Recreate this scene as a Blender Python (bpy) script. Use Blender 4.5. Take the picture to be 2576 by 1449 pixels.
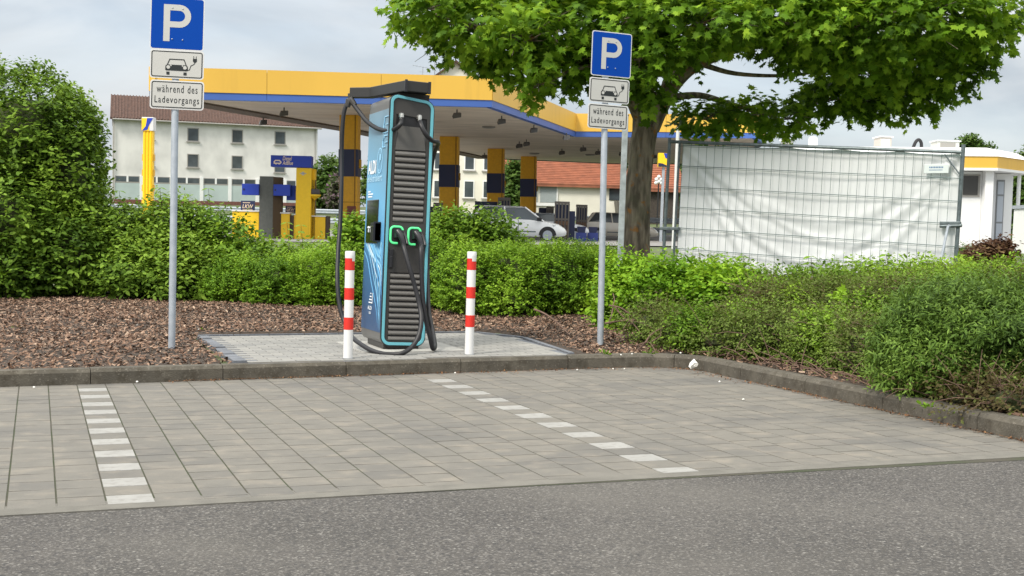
import bpy, bmesh, math, random
import numpy as np
from mathutils import Vector, Matrix
random.seed(7); RNG = np.random.default_rng(11)
PI = math.pi; R = math.radians
sc = bpy.context.scene
for o in list(bpy.data.objects): bpy.data.objects.remove(o)
COL = sc.collection
# ---------------------------------------------------------------- camera
F = 3435.0; CX, CY = 1288.0, 724.5; YAW = R(19.2); PITCH = math.atan(142.5/F); ROLL = .012; EYE = 1.2
fw0 = np.array([math.sin(YAW), math.cos(YAW), 0]); rt0 = np.array([math.cos(YAW), -math.sin(YAW), 0]); z0 = np.array([0, 0, 1.])
fw = fw0*math.cos(PITCH) - z0*math.sin(PITCH); up_ = z0*math.cos(PITCH) + fw0*math.sin(PITCH)
rt = rt0*math.cos(ROLL) + up_*math.sin(ROLL); up = up_*math.cos(ROLL) - rt0*math.sin(ROLL)
CAM = np.array([0, 0, EYE])
cam = bpy.data.cameras.new('camera'); cam.lens = 36*F/2576; cam.sensor_width = 36; cam.clip_start = .1; cam.clip_end = 3000
co = bpy.data.objects.new('camera', cam); COL.objects.link(co)
M = Matrix(((rt[0], up[0], -fw[0], 0), (rt[1], up[1], -fw[1], 0), (rt[2], up[2], -fw[2], EYE), (0, 0, 0, 1)))
co.matrix_world = M; sc.camera = co
# ---------------------------------------------------------------- world, sun, exposure
SUN_EL = R(48); SUN_AZ = R(240)          # azimuth clockwise from +Y: behind the camera, to the left
w = bpy.data.worlds.new('World'); sc.world = w; w.use_nodes = True
nt = w.node_tree; nt.nodes.clear(); N = nt.nodes.new; L = nt.links.new
out = N('ShaderNodeOutputWorld'); bg = N('ShaderNodeBackground'); bg.inputs[1].default_value = .1
sky = N('ShaderNodeTexSky'); sky.sky_type = 'NISHITA'; sky.sun_disc = False; sky.sun_elevation = SUN_EL; sky.sun_rotation = SUN_AZ
sky.air_density = 1.0; sky.dust_density = 2.0
tc = N('ShaderNodeTexCoord'); sep = N('ShaderNodeSeparateXYZ'); L(tc.outputs['Generated'], sep.inputs[0])
mp = N('ShaderNodeMapping'); mp.inputs['Scale'].default_value = (1.0, 1.0, 3.6); mp.inputs['Location'].default_value = (.3, .1, .45); L(tc.outputs['Generated'], mp.inputs[0])
n1 = N('ShaderNodeTexNoise'); n1.inputs['Scale'].default_value = 3.0; n1.inputs['Detail'].default_value = 9; n1.inputs['Roughness'].default_value = .55; n1.inputs['Distortion'].default_value = .35; L(mp.outputs[0], n1.inputs[0])
r1 = N('ShaderNodeValToRGB'); r1.color_ramp.elements[0].position = .30; r1.color_ramp.elements[1].position = .58; L(n1.outputs[0], r1.inputs[0])
n2 = N('ShaderNodeTexNoise'); n2.inputs['Scale'].default_value = 5.5; n2.inputs['Detail'].default_value = 8; n2.inputs['Distortion'].default_value = .5; L(mp.outputs[0], n2.inputs[0])
cr = N('ShaderNodeValToRGB'); e = cr.color_ramp.elements
e[0].position = .34; e[0].color = (.62, .69, .765, 1); e[1].position = .64; e[1].color = (.91, .945, .97, 1); L(n2.outputs[0], cr.inputs[0])
# an overcast sky is brighter overhead than at the horizon
mr = N('ShaderNodeMapRange'); mr.inputs[1].default_value = .12; mr.inputs[2].default_value = .9; mr.inputs[3].default_value = 4.4; mr.inputs[4].default_value = 15.0; L(sep.outputs[2], mr.inputs[0])
sm = N('ShaderNodeVectorMath'); sm.operation = 'SCALE'; L(cr.outputs[0], sm.inputs[0]); L(mr.outputs[0], sm.inputs[3])
tn = N('ShaderNodeMapRange'); tn.data_type = 'FLOAT_VECTOR'; tn.inputs[7].default_value = (.12,)*3; tn.inputs[8].default_value = (.7,)*3; tn.inputs[9].default_value = (1, 1, 1); tn.inputs[10].default_value = (1.07, 1.0, .90)
cb3 = N('ShaderNodeCombineXYZ'); [L(sep.outputs[2], cb3.inputs[i]) for i in range(3)]; L(cb3.outputs[0], tn.inputs[6])
ml = N('ShaderNodeVectorMath'); ml.operation = 'MULTIPLY'; L(sm.outputs[0], ml.inputs[0]); L(tn.outputs[1], ml.inputs[1]); sm = ml
s2 = N('ShaderNodeVectorMath'); s2.operation = 'SCALE'; s2.inputs[3].default_value = 1.5; L(sky.outputs[0], s2.inputs[0])
mf = N('ShaderNodeMapRange'); mf.inputs[3].default_value = .80; mf.inputs[4].default_value = 1.0; L(r1.outputs[0], mf.inputs[0])
mx = N('ShaderNodeMix'); mx.data_type = 'RGBA'; L(mf.outputs[0], mx.inputs[0]); L(s2.outputs[0], mx.inputs[6]); L(sm.outputs[0], mx.inputs[7])
L(mx.outputs[2], bg.inputs[0]); L(bg.outputs[0], out.inputs[0])
sl = bpy.data.lights.new('sun', 'SUN'); sl.energy = 1.9; sl.angle = R(14); sl.color = (1, .93, .82)
so = bpy.data.objects.new('sun', sl); COL.objects.link(so)
sd = Vector((math.sin(SUN_AZ)*math.cos(SUN_EL), math.cos(SUN_AZ)*math.cos(SUN_EL), math.sin(SUN_EL)))
so.rotation_euler = sd.to_track_quat('Z', 'Y').to_euler(); so.location = (0, 0, 30)
vs = sc.view_settings; sc.display_settings.display_device = 'sRGB'; vs.view_transform = 'Standard'; vs.look = 'None'; vs.exposure = 0.95; vs.gamma = 1
sc.cycles.max_bounces = 6; sc.cycles.transparent_max_bounces = 8
# ---------------------------------------------------------------- measuring helpers
def W(x, y, d): return CAM + (fw + rt*((x-CX)/F) - up*((y-CY)/F))*d
def hor(x): return 582 + .012*(x-CX)
def zat(x, y, d): return EYE + (hor(x)-y)*d/F
def P2(lat, d, z=0): p = rt0*lat + fw0*d; return np.array([p[0], p[1], z])
def lean_at(x): return (.008+(x-300)*2.33e-5) - .012 - 1.2e-5*(x-CX)
def gz(x, y):
    """height of the bare ground"""
    d = x*fw0[0] + y*fw0[1]
    if y < 11.13 and x < 5.52: return -.03
    return float(np.interp(d, [0, 11, 14, 20, 32, 42, 72, 90, 108, 145, 300, 1500], [.07, .09, .10, .22, .62, .78, .78, 1.1, 2.1, 3.6, 6, 7]))
# ---------------------------------------------------------------- object helpers
def tag(o, label=None, cat=None, group=None, kind=None):
    if label: o['label'] = label
    if cat: o['category'] = cat
    if group: o['group'] = group
    if kind: o['kind'] = kind
    return o
def empty(name, loc, rz=0, lean=0, label=None, cat=None, group=None):
    o = bpy.data.objects.new(name, None); COL.objects.link(o); o.location = tuple(loc); o.rotation_euler = (0, lean, rz); o.empty_display_size = .1
    return tag(o, label, cat, group)
def frame(name, x, y, d, rot=0, lean=None, **k):
    return empty(name, W(x, y, d), -YAW + R(rot), lean_at(x) if lean is None else lean, **k)
def frame_tree(o, parent=None):
    c = o.copy(); COL.objects.link(c); c.parent = parent
    for ch in [q for q in bpy.data.objects if q.parent is o]: frame_tree(ch, c)
    return c
def kids(o): return [q for q in bpy.data.objects if q.parent is o]
def shear_root(root, k):
    root.rotation_euler[1] = 0
    for ch in kids(root):
        for q in [ch] + kids(ch):
            if q.type == 'MESH' and not q.get('sheared'):
                for v in q.data.vertices: v.co.x += k*v.co.z
                q['sheared'] = 1; del q['sheared']
class MB:
    def __init__(s): s.v = []; s.f = []; s.m = []
    def add(s, vs, fs, m=0):
        b = len(s.v); s.v += [tuple(map(float, q)) for q in vs]; s.f += [tuple(b+i for i in f) for f in fs]; s.m += [m]*len(fs); return s
    def box(s, x0, x1, y0, y1, z0, z1, m=0):
        return s.add([(x0,y0,z0),(x1,y0,z0),(x1,y1,z0),(x0,y1,z0),(x0,y0,z1),(x1,y0,z1),(x1,y1,z1),(x0,y1,z1)],
                     [(0,3,2,1),(4,5,6,7),(0,1,5,4),(1,2,6,5),(2,3,7,6),(3,0,4,7)], m)
    def hexa(s, b, t, m=0):    # 4 bottom points, 4 top points, counter-clockwise
        return s.add(list(b)+list(t), [(3,2,1,0),(4,5,6,7),(0,1,5,4),(1,2,6,5),(2,3,7,6),(3,0,4,7)], m)
    def quad(s, a, b, c, d, m=0): return s.add([a,b,c,d], [(0,1,2,3)], m)
    def prism(s, poly, a0, a1, axis='z', m=0):
        n = len(poly)
        mk = {'z': lambda p, a: (p[0], p[1], a), 'y': lambda p, a: (p[0], a, p[1]), 'x': lambda p, a: (a, p[0], p[1])}[axis]
        vs = [mk(p, a0) for p in poly] + [mk(p, a1) for p in poly]
        return s.add(vs, [tuple(range(n))[::-1], tuple(range(n, 2*n))] + [(i, (i+1) % n, n+(i+1) % n, n+i) for i in range(n)], m)
    def tube(s, pts, r, n=10, m=0, cap=True):
        pts = [Vector(p) for p in pts]; k = len(pts); rs = r if isinstance(r, (list, tuple)) else [r]*k
        vs = []; fs = []; prev = None
        for i, p in enumerate(pts):
            t = (pts[min(i+1, k-1)] - pts[max(i-1, 0)]).normalized()
            if prev is None:
                a = Vector((0, 0, 1)) if abs(t.z) < .9 else Vector((1, 0, 0)); u = t.cross(a).normalized()
            else: u = (prev - t*prev.dot(t)).normalized()
            prev = u; v = t.cross(u)
            for j in range(n):
                g = 2*PI*j/n; vs.append(p + (u*math.cos(g) + v*math.sin(g))*rs[i])
        for i in range(k-1):
            for j in range(n): fs.append((i*n+j, i*n+(j+1) % n, (i+1)*n+(j+1) % n, (i+1)*n+j))
        if cap: fs += [tuple(range(n))[::-1], tuple((k-1)*n+j for j in range(n))]
        return s.add(vs, fs, m)
    def lathe(s, prof, n=20, c=(0, 0, 0), m=0):
        vs = [(c[0]+r*math.cos(2*PI*j/n), c[1]+r*math.sin(2*PI*j/n), c[2]+z) for r, z in prof for j in range(n)]; k = len(prof)
        fs = [(i*n+j, i*n+(j+1) % n, (i+1)*n+(j+1) % n, (i+1)*n+j) for i in range(k-1) for j in range(n)]
        return s.add(vs, fs + [tuple(range(n))[::-1], tuple((k-1)*n+j for j in range(n))], m)
    def ball(s, c, r, n=12, m=0):
        return s.lathe([(max(1e-3, r*math.sin(PI*i/8)), -r*math.cos(PI*i/8)) for i in range(9)], n, c, m)
    def build(s, name, mats, parent=None, bevel=0, smooth=False, loc=None, kind=None, label=None, cat=None, group=None):
        me = bpy.data.meshes.new(name); me.from_pydata(s.v, [], s.f)
        if not isinstance(mats, (list, tuple)): mats = [mats]
        for q in mats: me.materials.append(q)
        me.polygons.foreach_set('material_index', s.m)
        o = bpy.data.objects.new(name, me); COL.objects.link(o); o.parent = parent
        if smooth:
            me.polygons.foreach_set('use_smooth', [True]*len(me.polygons))
            md = o.modifiers.new('e', 'EDGE_SPLIT'); md.split_angle = R(35)
        if bevel:
            md = o.modifiers.new('b', 'BEVEL'); md.width = bevel; md.segments = 2; md.limit_method = 'ANGLE'; md.angle_limit = R(40)
        if loc: o.location = loc
        return tag(o, label, cat, group, kind)
def catmull(pts, n=6):
    P = [Vector(p) for p in pts]; P = [P[0]*2-P[1]] + P + [P[-1]*2-P[-2]]; o = []
    for i in range(1, len(P)-2):
        for k in range(n):
            t = k/n; a, b, c, d = P[i-1:i+3]
            o.append(.5*((2*b) + (c-a)*t + (2*a-5*b+4*c-d)*t*t + (3*b-a-3*c+d)*t**3))
    return o + [P[-2]]
def rrect(w_, h, r, n=6, cx=0, cz=0):
    p = []
    for sx, sz, a in ((1, 1, 0), (-1, 1, 90), (-1, -1, 180), (1, -1, 270)):
        for i in range(n+1):
            g = R(a + 90*i/n); p.append((cx + sx*(w_/2-r) + r*math.cos(g), cz + sz*(h/2-r) + r*math.sin(g)))
    return p
# ---------------------------------------------------------------- materials
def mat(name, c, rough=.6, metal=0, var=.0, vscale=8, c2=None, bump=0, bscale=60, spec=.5, emit=None, attr=None, trans=0, detail=6, lo=.35, hi=.65, stretch=None, coat=0):
    m = bpy.data.materials.new(name); m.use_nodes = True; t = m.node_tree; b = t.nodes['Principled BSDF']
    b.inputs['Base Color'].default_value = (*c, 1); b.inputs['Roughness'].default_value = rough; b.inputs['Metallic'].default_value = metal
    b.inputs['Specular IOR Level'].default_value = spec
    if coat: b.inputs['Coat Weight'].default_value = coat; b.inputs['Coat Roughness'].default_value = .06
    tcn = t.nodes.new('ShaderNodeTexCoord'); src = tcn.outputs['Object']
    if stretch:
        mpn = t.nodes.new('ShaderNodeMapping'); mpn.inputs['Scale'].default_value = stretch; t.links.new(src, mpn.inputs[0]); src = mpn.outputs[0]
    colout = None
    if var or c2:
        nz = t.nodes.new('ShaderNodeTexNoise'); nz.inputs['Scale'].default_value = vscale; nz.inputs['Detail'].default_value = detail; t.links.new(src, nz.inputs[0])
        rp = t.nodes.new('ShaderNodeValToRGB'); rp.color_ramp.elements[0].position = lo; rp.color_ramp.elements[1].position = hi
        ca = c2 if c2 else tuple(max(0, q*(1-var)) for q in c); cb = c if c2 else tuple(min(1, q*(1+var)) for q in c)
        rp.color_ramp.elements[0].color = (*ca, 1); rp.color_ramp.elements[1].color = (*cb, 1)
        t.links.new(nz.outputs[0], rp.inputs[0]); colout = rp.outputs[0]
    if attr:
        at = t.nodes.new('ShaderNodeAttribute'); at.attribute_name = 'var'
        rp = t.nodes.new('ShaderNodeValToRGB'); els = rp.color_ramp.elements
        while len(els) < len(attr): els.new(.5)
        for i, q in enumerate(attr): els[i].position = i/(len(attr)-1); els[i].color = (*q, 1)
        t.links.new(at.outputs['Fac'], rp.inputs[0])
        if colout:
            mxx = t.nodes.new('ShaderNodeMix'); mxx.data_type = 'RGBA'; mxx.blend_type = 'MULTIPLY'; mxx.inputs[0].default_value = 1
            t.links.new(rp.outputs[0], mxx.inputs[6]); t.links.new(colout, mxx.inputs[7]); colout = mxx.outputs[2]
        else: colout = rp.outputs[0]
    if colout: t.links.new(colout, b.inputs['Base Color'])
    if bump:
        nb = t.nodes.new('ShaderNodeTexNoise'); nb.inputs['Scale'].default_value = bscale; nb.inputs['Detail'].default_value = 5; t.links.new(src, nb.inputs[0])
        bp = t.nodes.new('ShaderNodeBump'); bp.inputs['Strength'].default_value = bump; bp.inputs['Distance'].default_value = .01; t.links.new(nb.outputs[0], bp.inputs['Height']); t.links.new(bp.outputs[0], b.inputs['Normal'])
    if emit: b.inputs['Emission Color'].default_value = (*emit[0], 1); b.inputs['Emission Strength'].default_value = emit[1]
    if trans:
        tr = t.nodes.new('ShaderNodeBsdfTranslucent'); ms = t.nodes.new('ShaderNodeMixShader'); ms.inputs[0].default_value = trans
        if colout: 
            hv = t.nodes.new('ShaderNodeHueSaturation'); hv.inputs['Hue'].default_value = .485; hv.inputs['Value'].default_value = 1.25; t.links.new(colout, hv.inputs['Color']); t.links.new(hv.outputs[0], tr.inputs[0])
        else: tr.inputs[0].default_value = (*c, 1)
        t.links.new(b.outputs[0], ms.inputs[1]); t.links.new(tr.outputs[0], ms.inputs[2]); t.links.new(ms.outputs[0], t.nodes['Material Output'].inputs[0])
    return m
def add_tex(m, kind, scale, c, lo, hi, fac=1, blend='MIX', stretch=None, bump=0, dist=.01, feature=None):
    """lay another procedural pattern (cracks, speckles, patches) over a material's base colour"""
    t = m.node_tree; b = t.nodes['Principled BSDF']
    tcn = t.nodes.new('ShaderNodeTexCoord'); src = tcn.outputs['Object']
    if stretch: mpn = t.nodes.new('ShaderNodeMapping'); mpn.inputs['Scale'].default_value = stretch; t.links.new(src, mpn.inputs[0]); src = mpn.outputs[0]
    if kind == 'vor':
        x = t.nodes.new('ShaderNodeTexVoronoi'); x.inputs['Scale'].default_value = scale; o = x.outputs['Distance']
        if feature: x.feature = feature; o = x.outputs['Distance']
        if feature == 'col': pass
    elif kind == 'vcell':
        x = t.nodes.new('ShaderNodeTexVoronoi'); x.inputs['Scale'].default_value = scale; o = x.outputs['Color']
    else: x = t.nodes.new('ShaderNodeTexNoise'); x.inputs['Scale'].default_value = scale; x.inputs['Detail'].default_value = 7; o = x.outputs[0]
    t.links.new(src, x.inputs[0])
    mr_ = t.nodes.new('ShaderNodeMapRange'); mr_.inputs[1].default_value = lo; mr_.inputs[2].default_value = hi; mr_.inputs[4].default_value = fac
    t.links.new(o, mr_.inputs[0]); mxx = t.nodes.new('ShaderNodeMix'); mxx.data_type = 'RGBA'; mxx.blend_type = blend
    t.links.new(mr_.outputs[0], mxx.inputs[0]); mxx.inputs[7].default_value = (*c, 1)
    l = b.inputs['Base Color'].links
    if l: t.links.new(l[0].from_socket, mxx.inputs[6])
    else: mxx.inputs[6].default_value = b.inputs['Base Color'].default_value
    t.links.new(mxx.outputs[2], b.inputs['Base Color'])
    if bump:
        bp = t.nodes.new('ShaderNodeBump'); bp.inputs['Strength'].default_value = bump; bp.inputs['Distance'].default_value = dist; t.links.new(mr_.outputs[0], bp.inputs['Height'])
        l = b.inputs['Normal'].links
        if l: t.links.new(l[0].from_socket, bp.inputs['Normal'])
        t.links.new(bp.outputs[0], b.inputs['Normal'])
    return m
ASPH = mat('asphalt', (.066, .061, .056), .9, var=.16, vscale=.9, bump=.5, bscale=160)
add_tex(ASPH, 'vcell', 120, (.20, .19, .178), .62, .95, .85); add_tex(ASPH, 'vcell', 80, (.025, .025, .027), .5, .9, .75, bump=.4); add_tex(ASPH, 'vcell', 110, (.26, .25, .23), .84, .95, .8)
add_tex(ASPH, 'noise', .55, (.12, .112, .10), .50, .70, .5)
STONE = mat('paving_stone', (1, 1, 1), .85, attr=[(.138, .130, .116), (.156, .147, .129), (.174, .161, .139)], var=.12, vscale=9, bump=.25, bscale=120)
add_tex(STONE, 'noise', 1.1, (.092, .09, .087), .48, .70, .65, stretch=(1, 1.7, 1)); add_tex(STONE, 'noise', 6, (.27, .235, .19), .52, .72, .4); add_tex(STONE, 'noise', 70, (.1, .1, .095), .56, .72, .35); add_tex(STONE, 'noise', 3.1, (.10, .10, .105), .64, .72, .4, stretch=(.6, 2, 1))
WSTONE = mat('white_stone', (.27, .267, .256), .8, var=.08, vscale=6, bump=.2, bscale=120); add_tex(WSTONE, 'noise', 22, (.19, .18, .165), .50, .72, .75)
JOINT = mat('joint_sand', (.055, .048, .036), .95, c2=(.03, .042, .015), vscale=2)
EDGEST = mat('edge_concrete', (.135, .128, .112), .85, var=.15, vscale=6, bump=.3)
KERB = mat('kerb_concrete', (.084, .075, .059), .9, var=.22, vscale=5, bump=.5, bscale=90); add_tex(KERB, 'noise', 14, (.04, .032, .02), .48, .7, .7); add_tex(KERB, 'vcell', 90, (.20, .18, .15), .75, .95, .5)
PLAT = mat('pale_pavers', (.42, .43, .43), .85, var=.1, vscale=3, bump=.2)
BASALT = mat('dark_edging', (.13, .14, .16), .85, var=.2, vscale=10, bump=.4)
SOIL = mat('soil', (.06, .042, .03), .95, c2=(.03, .022, .016), vscale=25, bump=.8, bscale=60)
CHIP = mat('bark_chip', (1, 1, 1), .9, attr=[(.06, .032, .02), (.155, .088, .056), (.27, .17, .115), (.42, .31, .225)])
GRASS = mat('rough_grass', (.09, .12, .04), .95, c2=(.06, .075, .03), vscale=1.5, bump=.6, bscale=8)
GALV = mat('galvanised', (.42, .46, .51), .5, metal=.35, var=.12, vscale=14, c2=(.34, .38, .43))
GALVD = mat('galvanised_dark', (.13, .16, .17), .5, metal=.45, var=.2, vscale=20)
SIGNW = mat('sign_white', (.50, .50, .48), .55, var=.03, vscale=3); SIGNB = mat('sign_blue', (.0005, .052, .34), .5, spec=.12); SIGNK = mat('sign_black', (.012, .016, .018), .5)
BORDW = mat('sign_rim', (.64, .645, .65), .45)
POLEW = mat('bollard_white', (.70, .70, .70), .35, var=.03, vscale=5); REDR = mat('bollard_red', (.62, .022, .012), .5, bump=.2, bscale=300)
BOOMG = mat('boom_grey', (.024, .024, .024), .5); DGREY = mat('charger_grey', (.040, .038, .036), .45, bump=.08, bscale=500); MGREY = mat('charger_cap_grey', (.13, .13, .128), .4); LGREY = mat('inclined_panel', (.095, .092, .087), .42)
TEAL = mat('teal_trim', (.13, .42, .50), .4); BLACK = mat('black_rubber', (.012, .012, .015), .5); BLK2 = mat('black_plastic', (.016, .016, .02), .35)
GREENL = mat('green_light', (.1, .6, .25), .4, emit=((.10, .85, .28), .32)); SILV = mat('nickel', (.75, .73, .68), .2, metal=.9); SCREEN = mat('screen_glass', (.008, .009, .006), .08, coat=.3)
SLAT = mat('louvre_grey', (.125, .12, .113), .4); WLET = mat('white_lettering', (.86, .9, .93), .5); LBLUE = mat('light_blue_print', (.32, .62, .85), .5)
YEL = mat('fascia_yellow', (.68, .41, .06), .5, var=.05, vscale=.25, stretch=(1, 1, .2)); YELB = mat('strong_yellow', (.92, .58, .012), .45, var=.03); ORG = mat('column_yellow', (.66, .34, .01), .5, var=.06)
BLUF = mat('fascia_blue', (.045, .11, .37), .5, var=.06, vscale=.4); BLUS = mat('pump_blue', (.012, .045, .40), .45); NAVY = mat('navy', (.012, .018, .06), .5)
SOFF = mat('soffit', (.66, .57, .47), .7, c2=(.52, .45, .37), vscale=.35, stretch=(1, 3, 1)); add_tex(SOFF, 'noise', .8, (.1, .08, .065), .60, .76, .6, stretch=(.5, 3, 1))
REND = mat('white_render', (.72, .71, .69), .9, c2=(.55, .545, .53), vscale=.55, bump=.3, bscale=6, stretch=(1, 1, .7), lo=.3, hi=.6)
RENDW = mat('cream_render', (.72, .70, .62), .9, var=.04, vscale=1); SHOPW = mat('shop_white', (.76, .77, .77), .6, var=.03, vscale=1)
TILE = mat('dark_tiles', (.10, .054, .040), .85, c2=(.065, .036, .028), vscale=3, bump=.3, bscale=6); TILEO = mat('orange_tiles', (.34, .125, .07), .85, c2=(.24, .09, .052), vscale=1.5)
PANE = mat('window_glass', (.06, .075, .085), .12, var=.3, vscale=.8); FRAME = mat('window_frame', (.30, .29, .27), .6); GPANEL = mat('frosted_glazing', (.42, .50, .49), .35, var=.06, vscale=.7); BRICKR = mat('plinth_red', (.16, .07, .055), .9, var=.2)
TARP = mat('tarpaulin', (.76, .785, .80), .5, var=.05, vscale=.8, trans=.22); 
BARK = mat('bark', (.27, .225, .165), .95, c2=(.085, .068, .05), vscale=14, bump=1.0, bscale=26, stretch=(1, 1, .22), lo=.38, hi=.62); add_tex(BARK, 'noise', 9, (.30, .13, .025), .60, .68, .8); add_tex(BARK, 'noise', 4, (.10, .11, .06), .5, .7, .5)
TWIG = mat('twig', (.17, .105, .075), .9, c2=(.10, .06, .045), vscale=20); TWIGD = mat('dark_stem', (.065, .045, .03), .9)
add_tex(YEL, 'noise', 1.2, (.50, .30, .05), .55, .8, .45, stretch=(3, 3, .25))
add_tex(POLEW, 'noise', 9, (.42, .40, .36), .60, .80, .5, stretch=(1, 1, .4))
# ---------------------------------------------------------------- setting
def heightsheet(name, xs, ys, zf, m, wy=lambda x, y: y):
    mb = MB(); nx, ny = len(xs), len(ys)
    vs = [(x, wy(x, y), zf(x, wy(x, y))) for y in ys for x in xs]
    mb.add(vs, [(j*nx+i, j*nx+i+1, (j+1)*nx+i+1, (j+1)*nx+i) for j in range(ny-1) for i in range(nx-1)])
    return mb.build(name, m, kind='structure')
xs = sorted(set([-900, -500, -300, -180, -120] + list(range(-90, 111, 6)) + [5.519, 5.521, 2, 3, 4, 7, 8, 9, 10, 140, 200, 300, 500, 900]))
ys = sorted(set([-200, -60, -20, 0, 5, 8, 11.129, 11.131, 12, 13, 14, 15, 16, 17, 18, 20, 22, 24, 26, 28] + list(range(30, 200, 6)) + [220, 260, 320, 450, 700, 1000, 1600]))
def gcol(x, y): return gz(x, y)
heightsheet('ground', xs, ys, gcol, [GRASS])
# asphalt lane, edge strip and stone paving
def asph_y(x): return 5.955 + .022*x
mb = MB(); mb.quad((-40, -20, 0), (60, -20, 0), (60, asph_y(60), 0), (-40, asph_y(-40), 0)); mb.build('asphalt_lane', ASPH, kind='structure')
mb = MB()
mb.hexa([(-40, asph_y(-40)+.012, -.02), (14, asph_y(14)+.012, -.02), (14, 6.2, -.02), (-40, 6.2, -.02)][:4], [(-40, asph_y(-40)+.012, .004), (14, asph_y(14)+.012, .004), (14, asph_y(14)+.11, .004), (-40, asph_y(-40)+.11, .004)])
mb.build('paving_edge_strip', EDGEST, kind='structure')
mb = MB(); mb.quad((-16, 6.0, .0015), (6, 6.0, .0015), (6, 11.3, .0015), (-16, 11.3, .0015)); mb.build('paving_joints', JOINT, kind='structure')
CW, RH = .205, .2124; X0, Y0 = .283, 6.07
def kerb_y(x): return float(np.interp(x, [-20, -.26, 2.66, 4.7, 5.0], [9.4, 10.74, 10.93, 11.07, 11.07]))
stones = MB(); whites = MB(); svar = []
def stone(mb_, x0, x1, y0, y1, h=.004):
    b = .003; zr = lambda: h + random.uniform(-.0012, .0012)
    v = [(x0, y0, -.01), (x1, y0, -.01), (x1, y1, -.01), (x0, y1, -.01), (x0+b, y0+b, zr()), (x1-b, y0+b, zr()), (x1-b, y1-b, zr()), (x0+b, y1-b, zr())]
    mb_.add(v, [(4,5,6,7),(0,1,5,4),(1,2,6,5),(2,3,7,6),(3,0,4,7)])
for i in range(-75, 27):
    x0 = X0 + i*CW; off = 0 if i in (0, 13) else random.choice([0, 0, 0, .07, .14])
    y = Y0 - (.0 if off == 0 else RH - off)
    k = 0
    while y < 11.2:
        y0 = max(y, asph_y(x0)+.118); y1 = y + RH
        if y1 - y0 > .03 and y0 < kerb_y(x0)+.1:
            gx = random.uniform(.0009, .0019); gy = random.choice([.0005, .0008, .0012, .0018, .0028])
            wh = i in (0, 13) and k % 2 == 0 and k <= 20
            stone(whites if wh else stones, x0+gx, x0+CW-gx, y0+gy, y1-gy)
            if not wh: svar += [min(1, max(0, random.gauss(.5, .19)))]*8
        y += RH; k += 1
so_ = stones.build('stone_paving', STONE, kind='structure'); a = so_.data.attributes.new('var', 'FLOAT', 'POINT'); a.data.foreach_set('value', svar)
whites.build('white_marking_stones', WSTONE, kind='structure')
# kerb: front run, corner, side run
def kerb_path():
    p = [(x, kerb_y(x)) for x in np.arange(-16.2, 4.71, .2)]
    cx_, cy_, r_ = 4.98, 10.57, .5
    for a in np.linspace(88, 0, 9): p.append((cx_ + r_*math.cos(R(a)), cy_ + r_*math.sin(R(a))))
    y = 10.4
    while y > -4: p.append((5.47, y)); y -= .2
    return p
kp = kerb_path(); cum = [0]
for a, b in zip(kp, kp[1:]): cum.append(cum[-1] + math.dist(a, b))
def kp_at(s): return np.array([np.interp(s, cum, [q[0] for q in kp]), np.interp(s, cum, [q[1] for q in kp])])
mb = MB(); s = .62; prof = [(0, -.05), (0, .095), (.022, .121), (.115, .124), (.12, .03)]
while s < cum[-1]-1.1:
    n = 6 if 19.5 < s < 22.6 else 3
    rings = []
    for j in range(n+1):
        ss = s + .003 + (.994)*j/n; p = kp_at(ss); t = kp_at(ss+.03) - kp_at(ss-.03); t = t/np.linalg.norm(t); nn = np.array([-t[1], t[0]])
        dz = random.uniform(-.002, .002) if j in (0, n) else 0
        rings.append([(p[0]+nn[0]*o, p[1]+nn[1]*o, z+dz) for o, z in prof])
    m5 = len(prof); vs_ = [q for r_ in rings for q in r_]
    fs_ = [(a*m5+b, (a+1)*m5+b, (a+1)*m5+b+1, a*m5+b+1) for a in range(n) for b in range(m5-1)] + [tuple(range(m5)), tuple(n*m5+q for q in range(m5))[::-1]]
    mb.add(vs_, fs_); s += 1.0
mb.build('kerb', KERB, kind='structure')
# planting bed soil and the paved charger island
def bed_z(x, y): return .112 + .03*min(1, max(0, (y-11.3)/1.2)) + .012*math.sin(x*2.1)*math.sin(y*1.7)*min(1, max(0, (y-11.3)))  + max(0, (y-14)*.018)
def bed_wy(x, y): return y + (kerb_y(x) + .112 - 11.04 + max(0, x-5.0)*.05)*max(0, 1-(y-11.04)/.8)
PL = [(1.585, 10.9), (4.43, 11.1), (4.60, 13.0), (4.35, 13.76), (1.585, 13.76)]
heightsheet('bark_bed', list(np.arange(-12, 1, .25)) + list(np.arange(1, 5.5, .1)) + [5.6, 5.61, 6, 6.4, 7, 8, 9, 10], list(np.arange(11.04, 14.2, .1)) + list(np.arange(14.3, 22, .4)), lambda x, y: bed_z(x, y) - (.08 if 1.5 < x < 4.62-.25*max(0, 12.9-y)*.1 and y < 13.78 else 0), SOIL, bed_wy)
heightsheet('side_bed', [5.575, 5.8, 6.2, 7, 8, 10, 14], list(np.arange(-4, 11.2, .5)) + [11.15], lambda x, y: .105 + .012*math.sin(x*3)*math.sin(y*2), SOIL)
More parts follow.
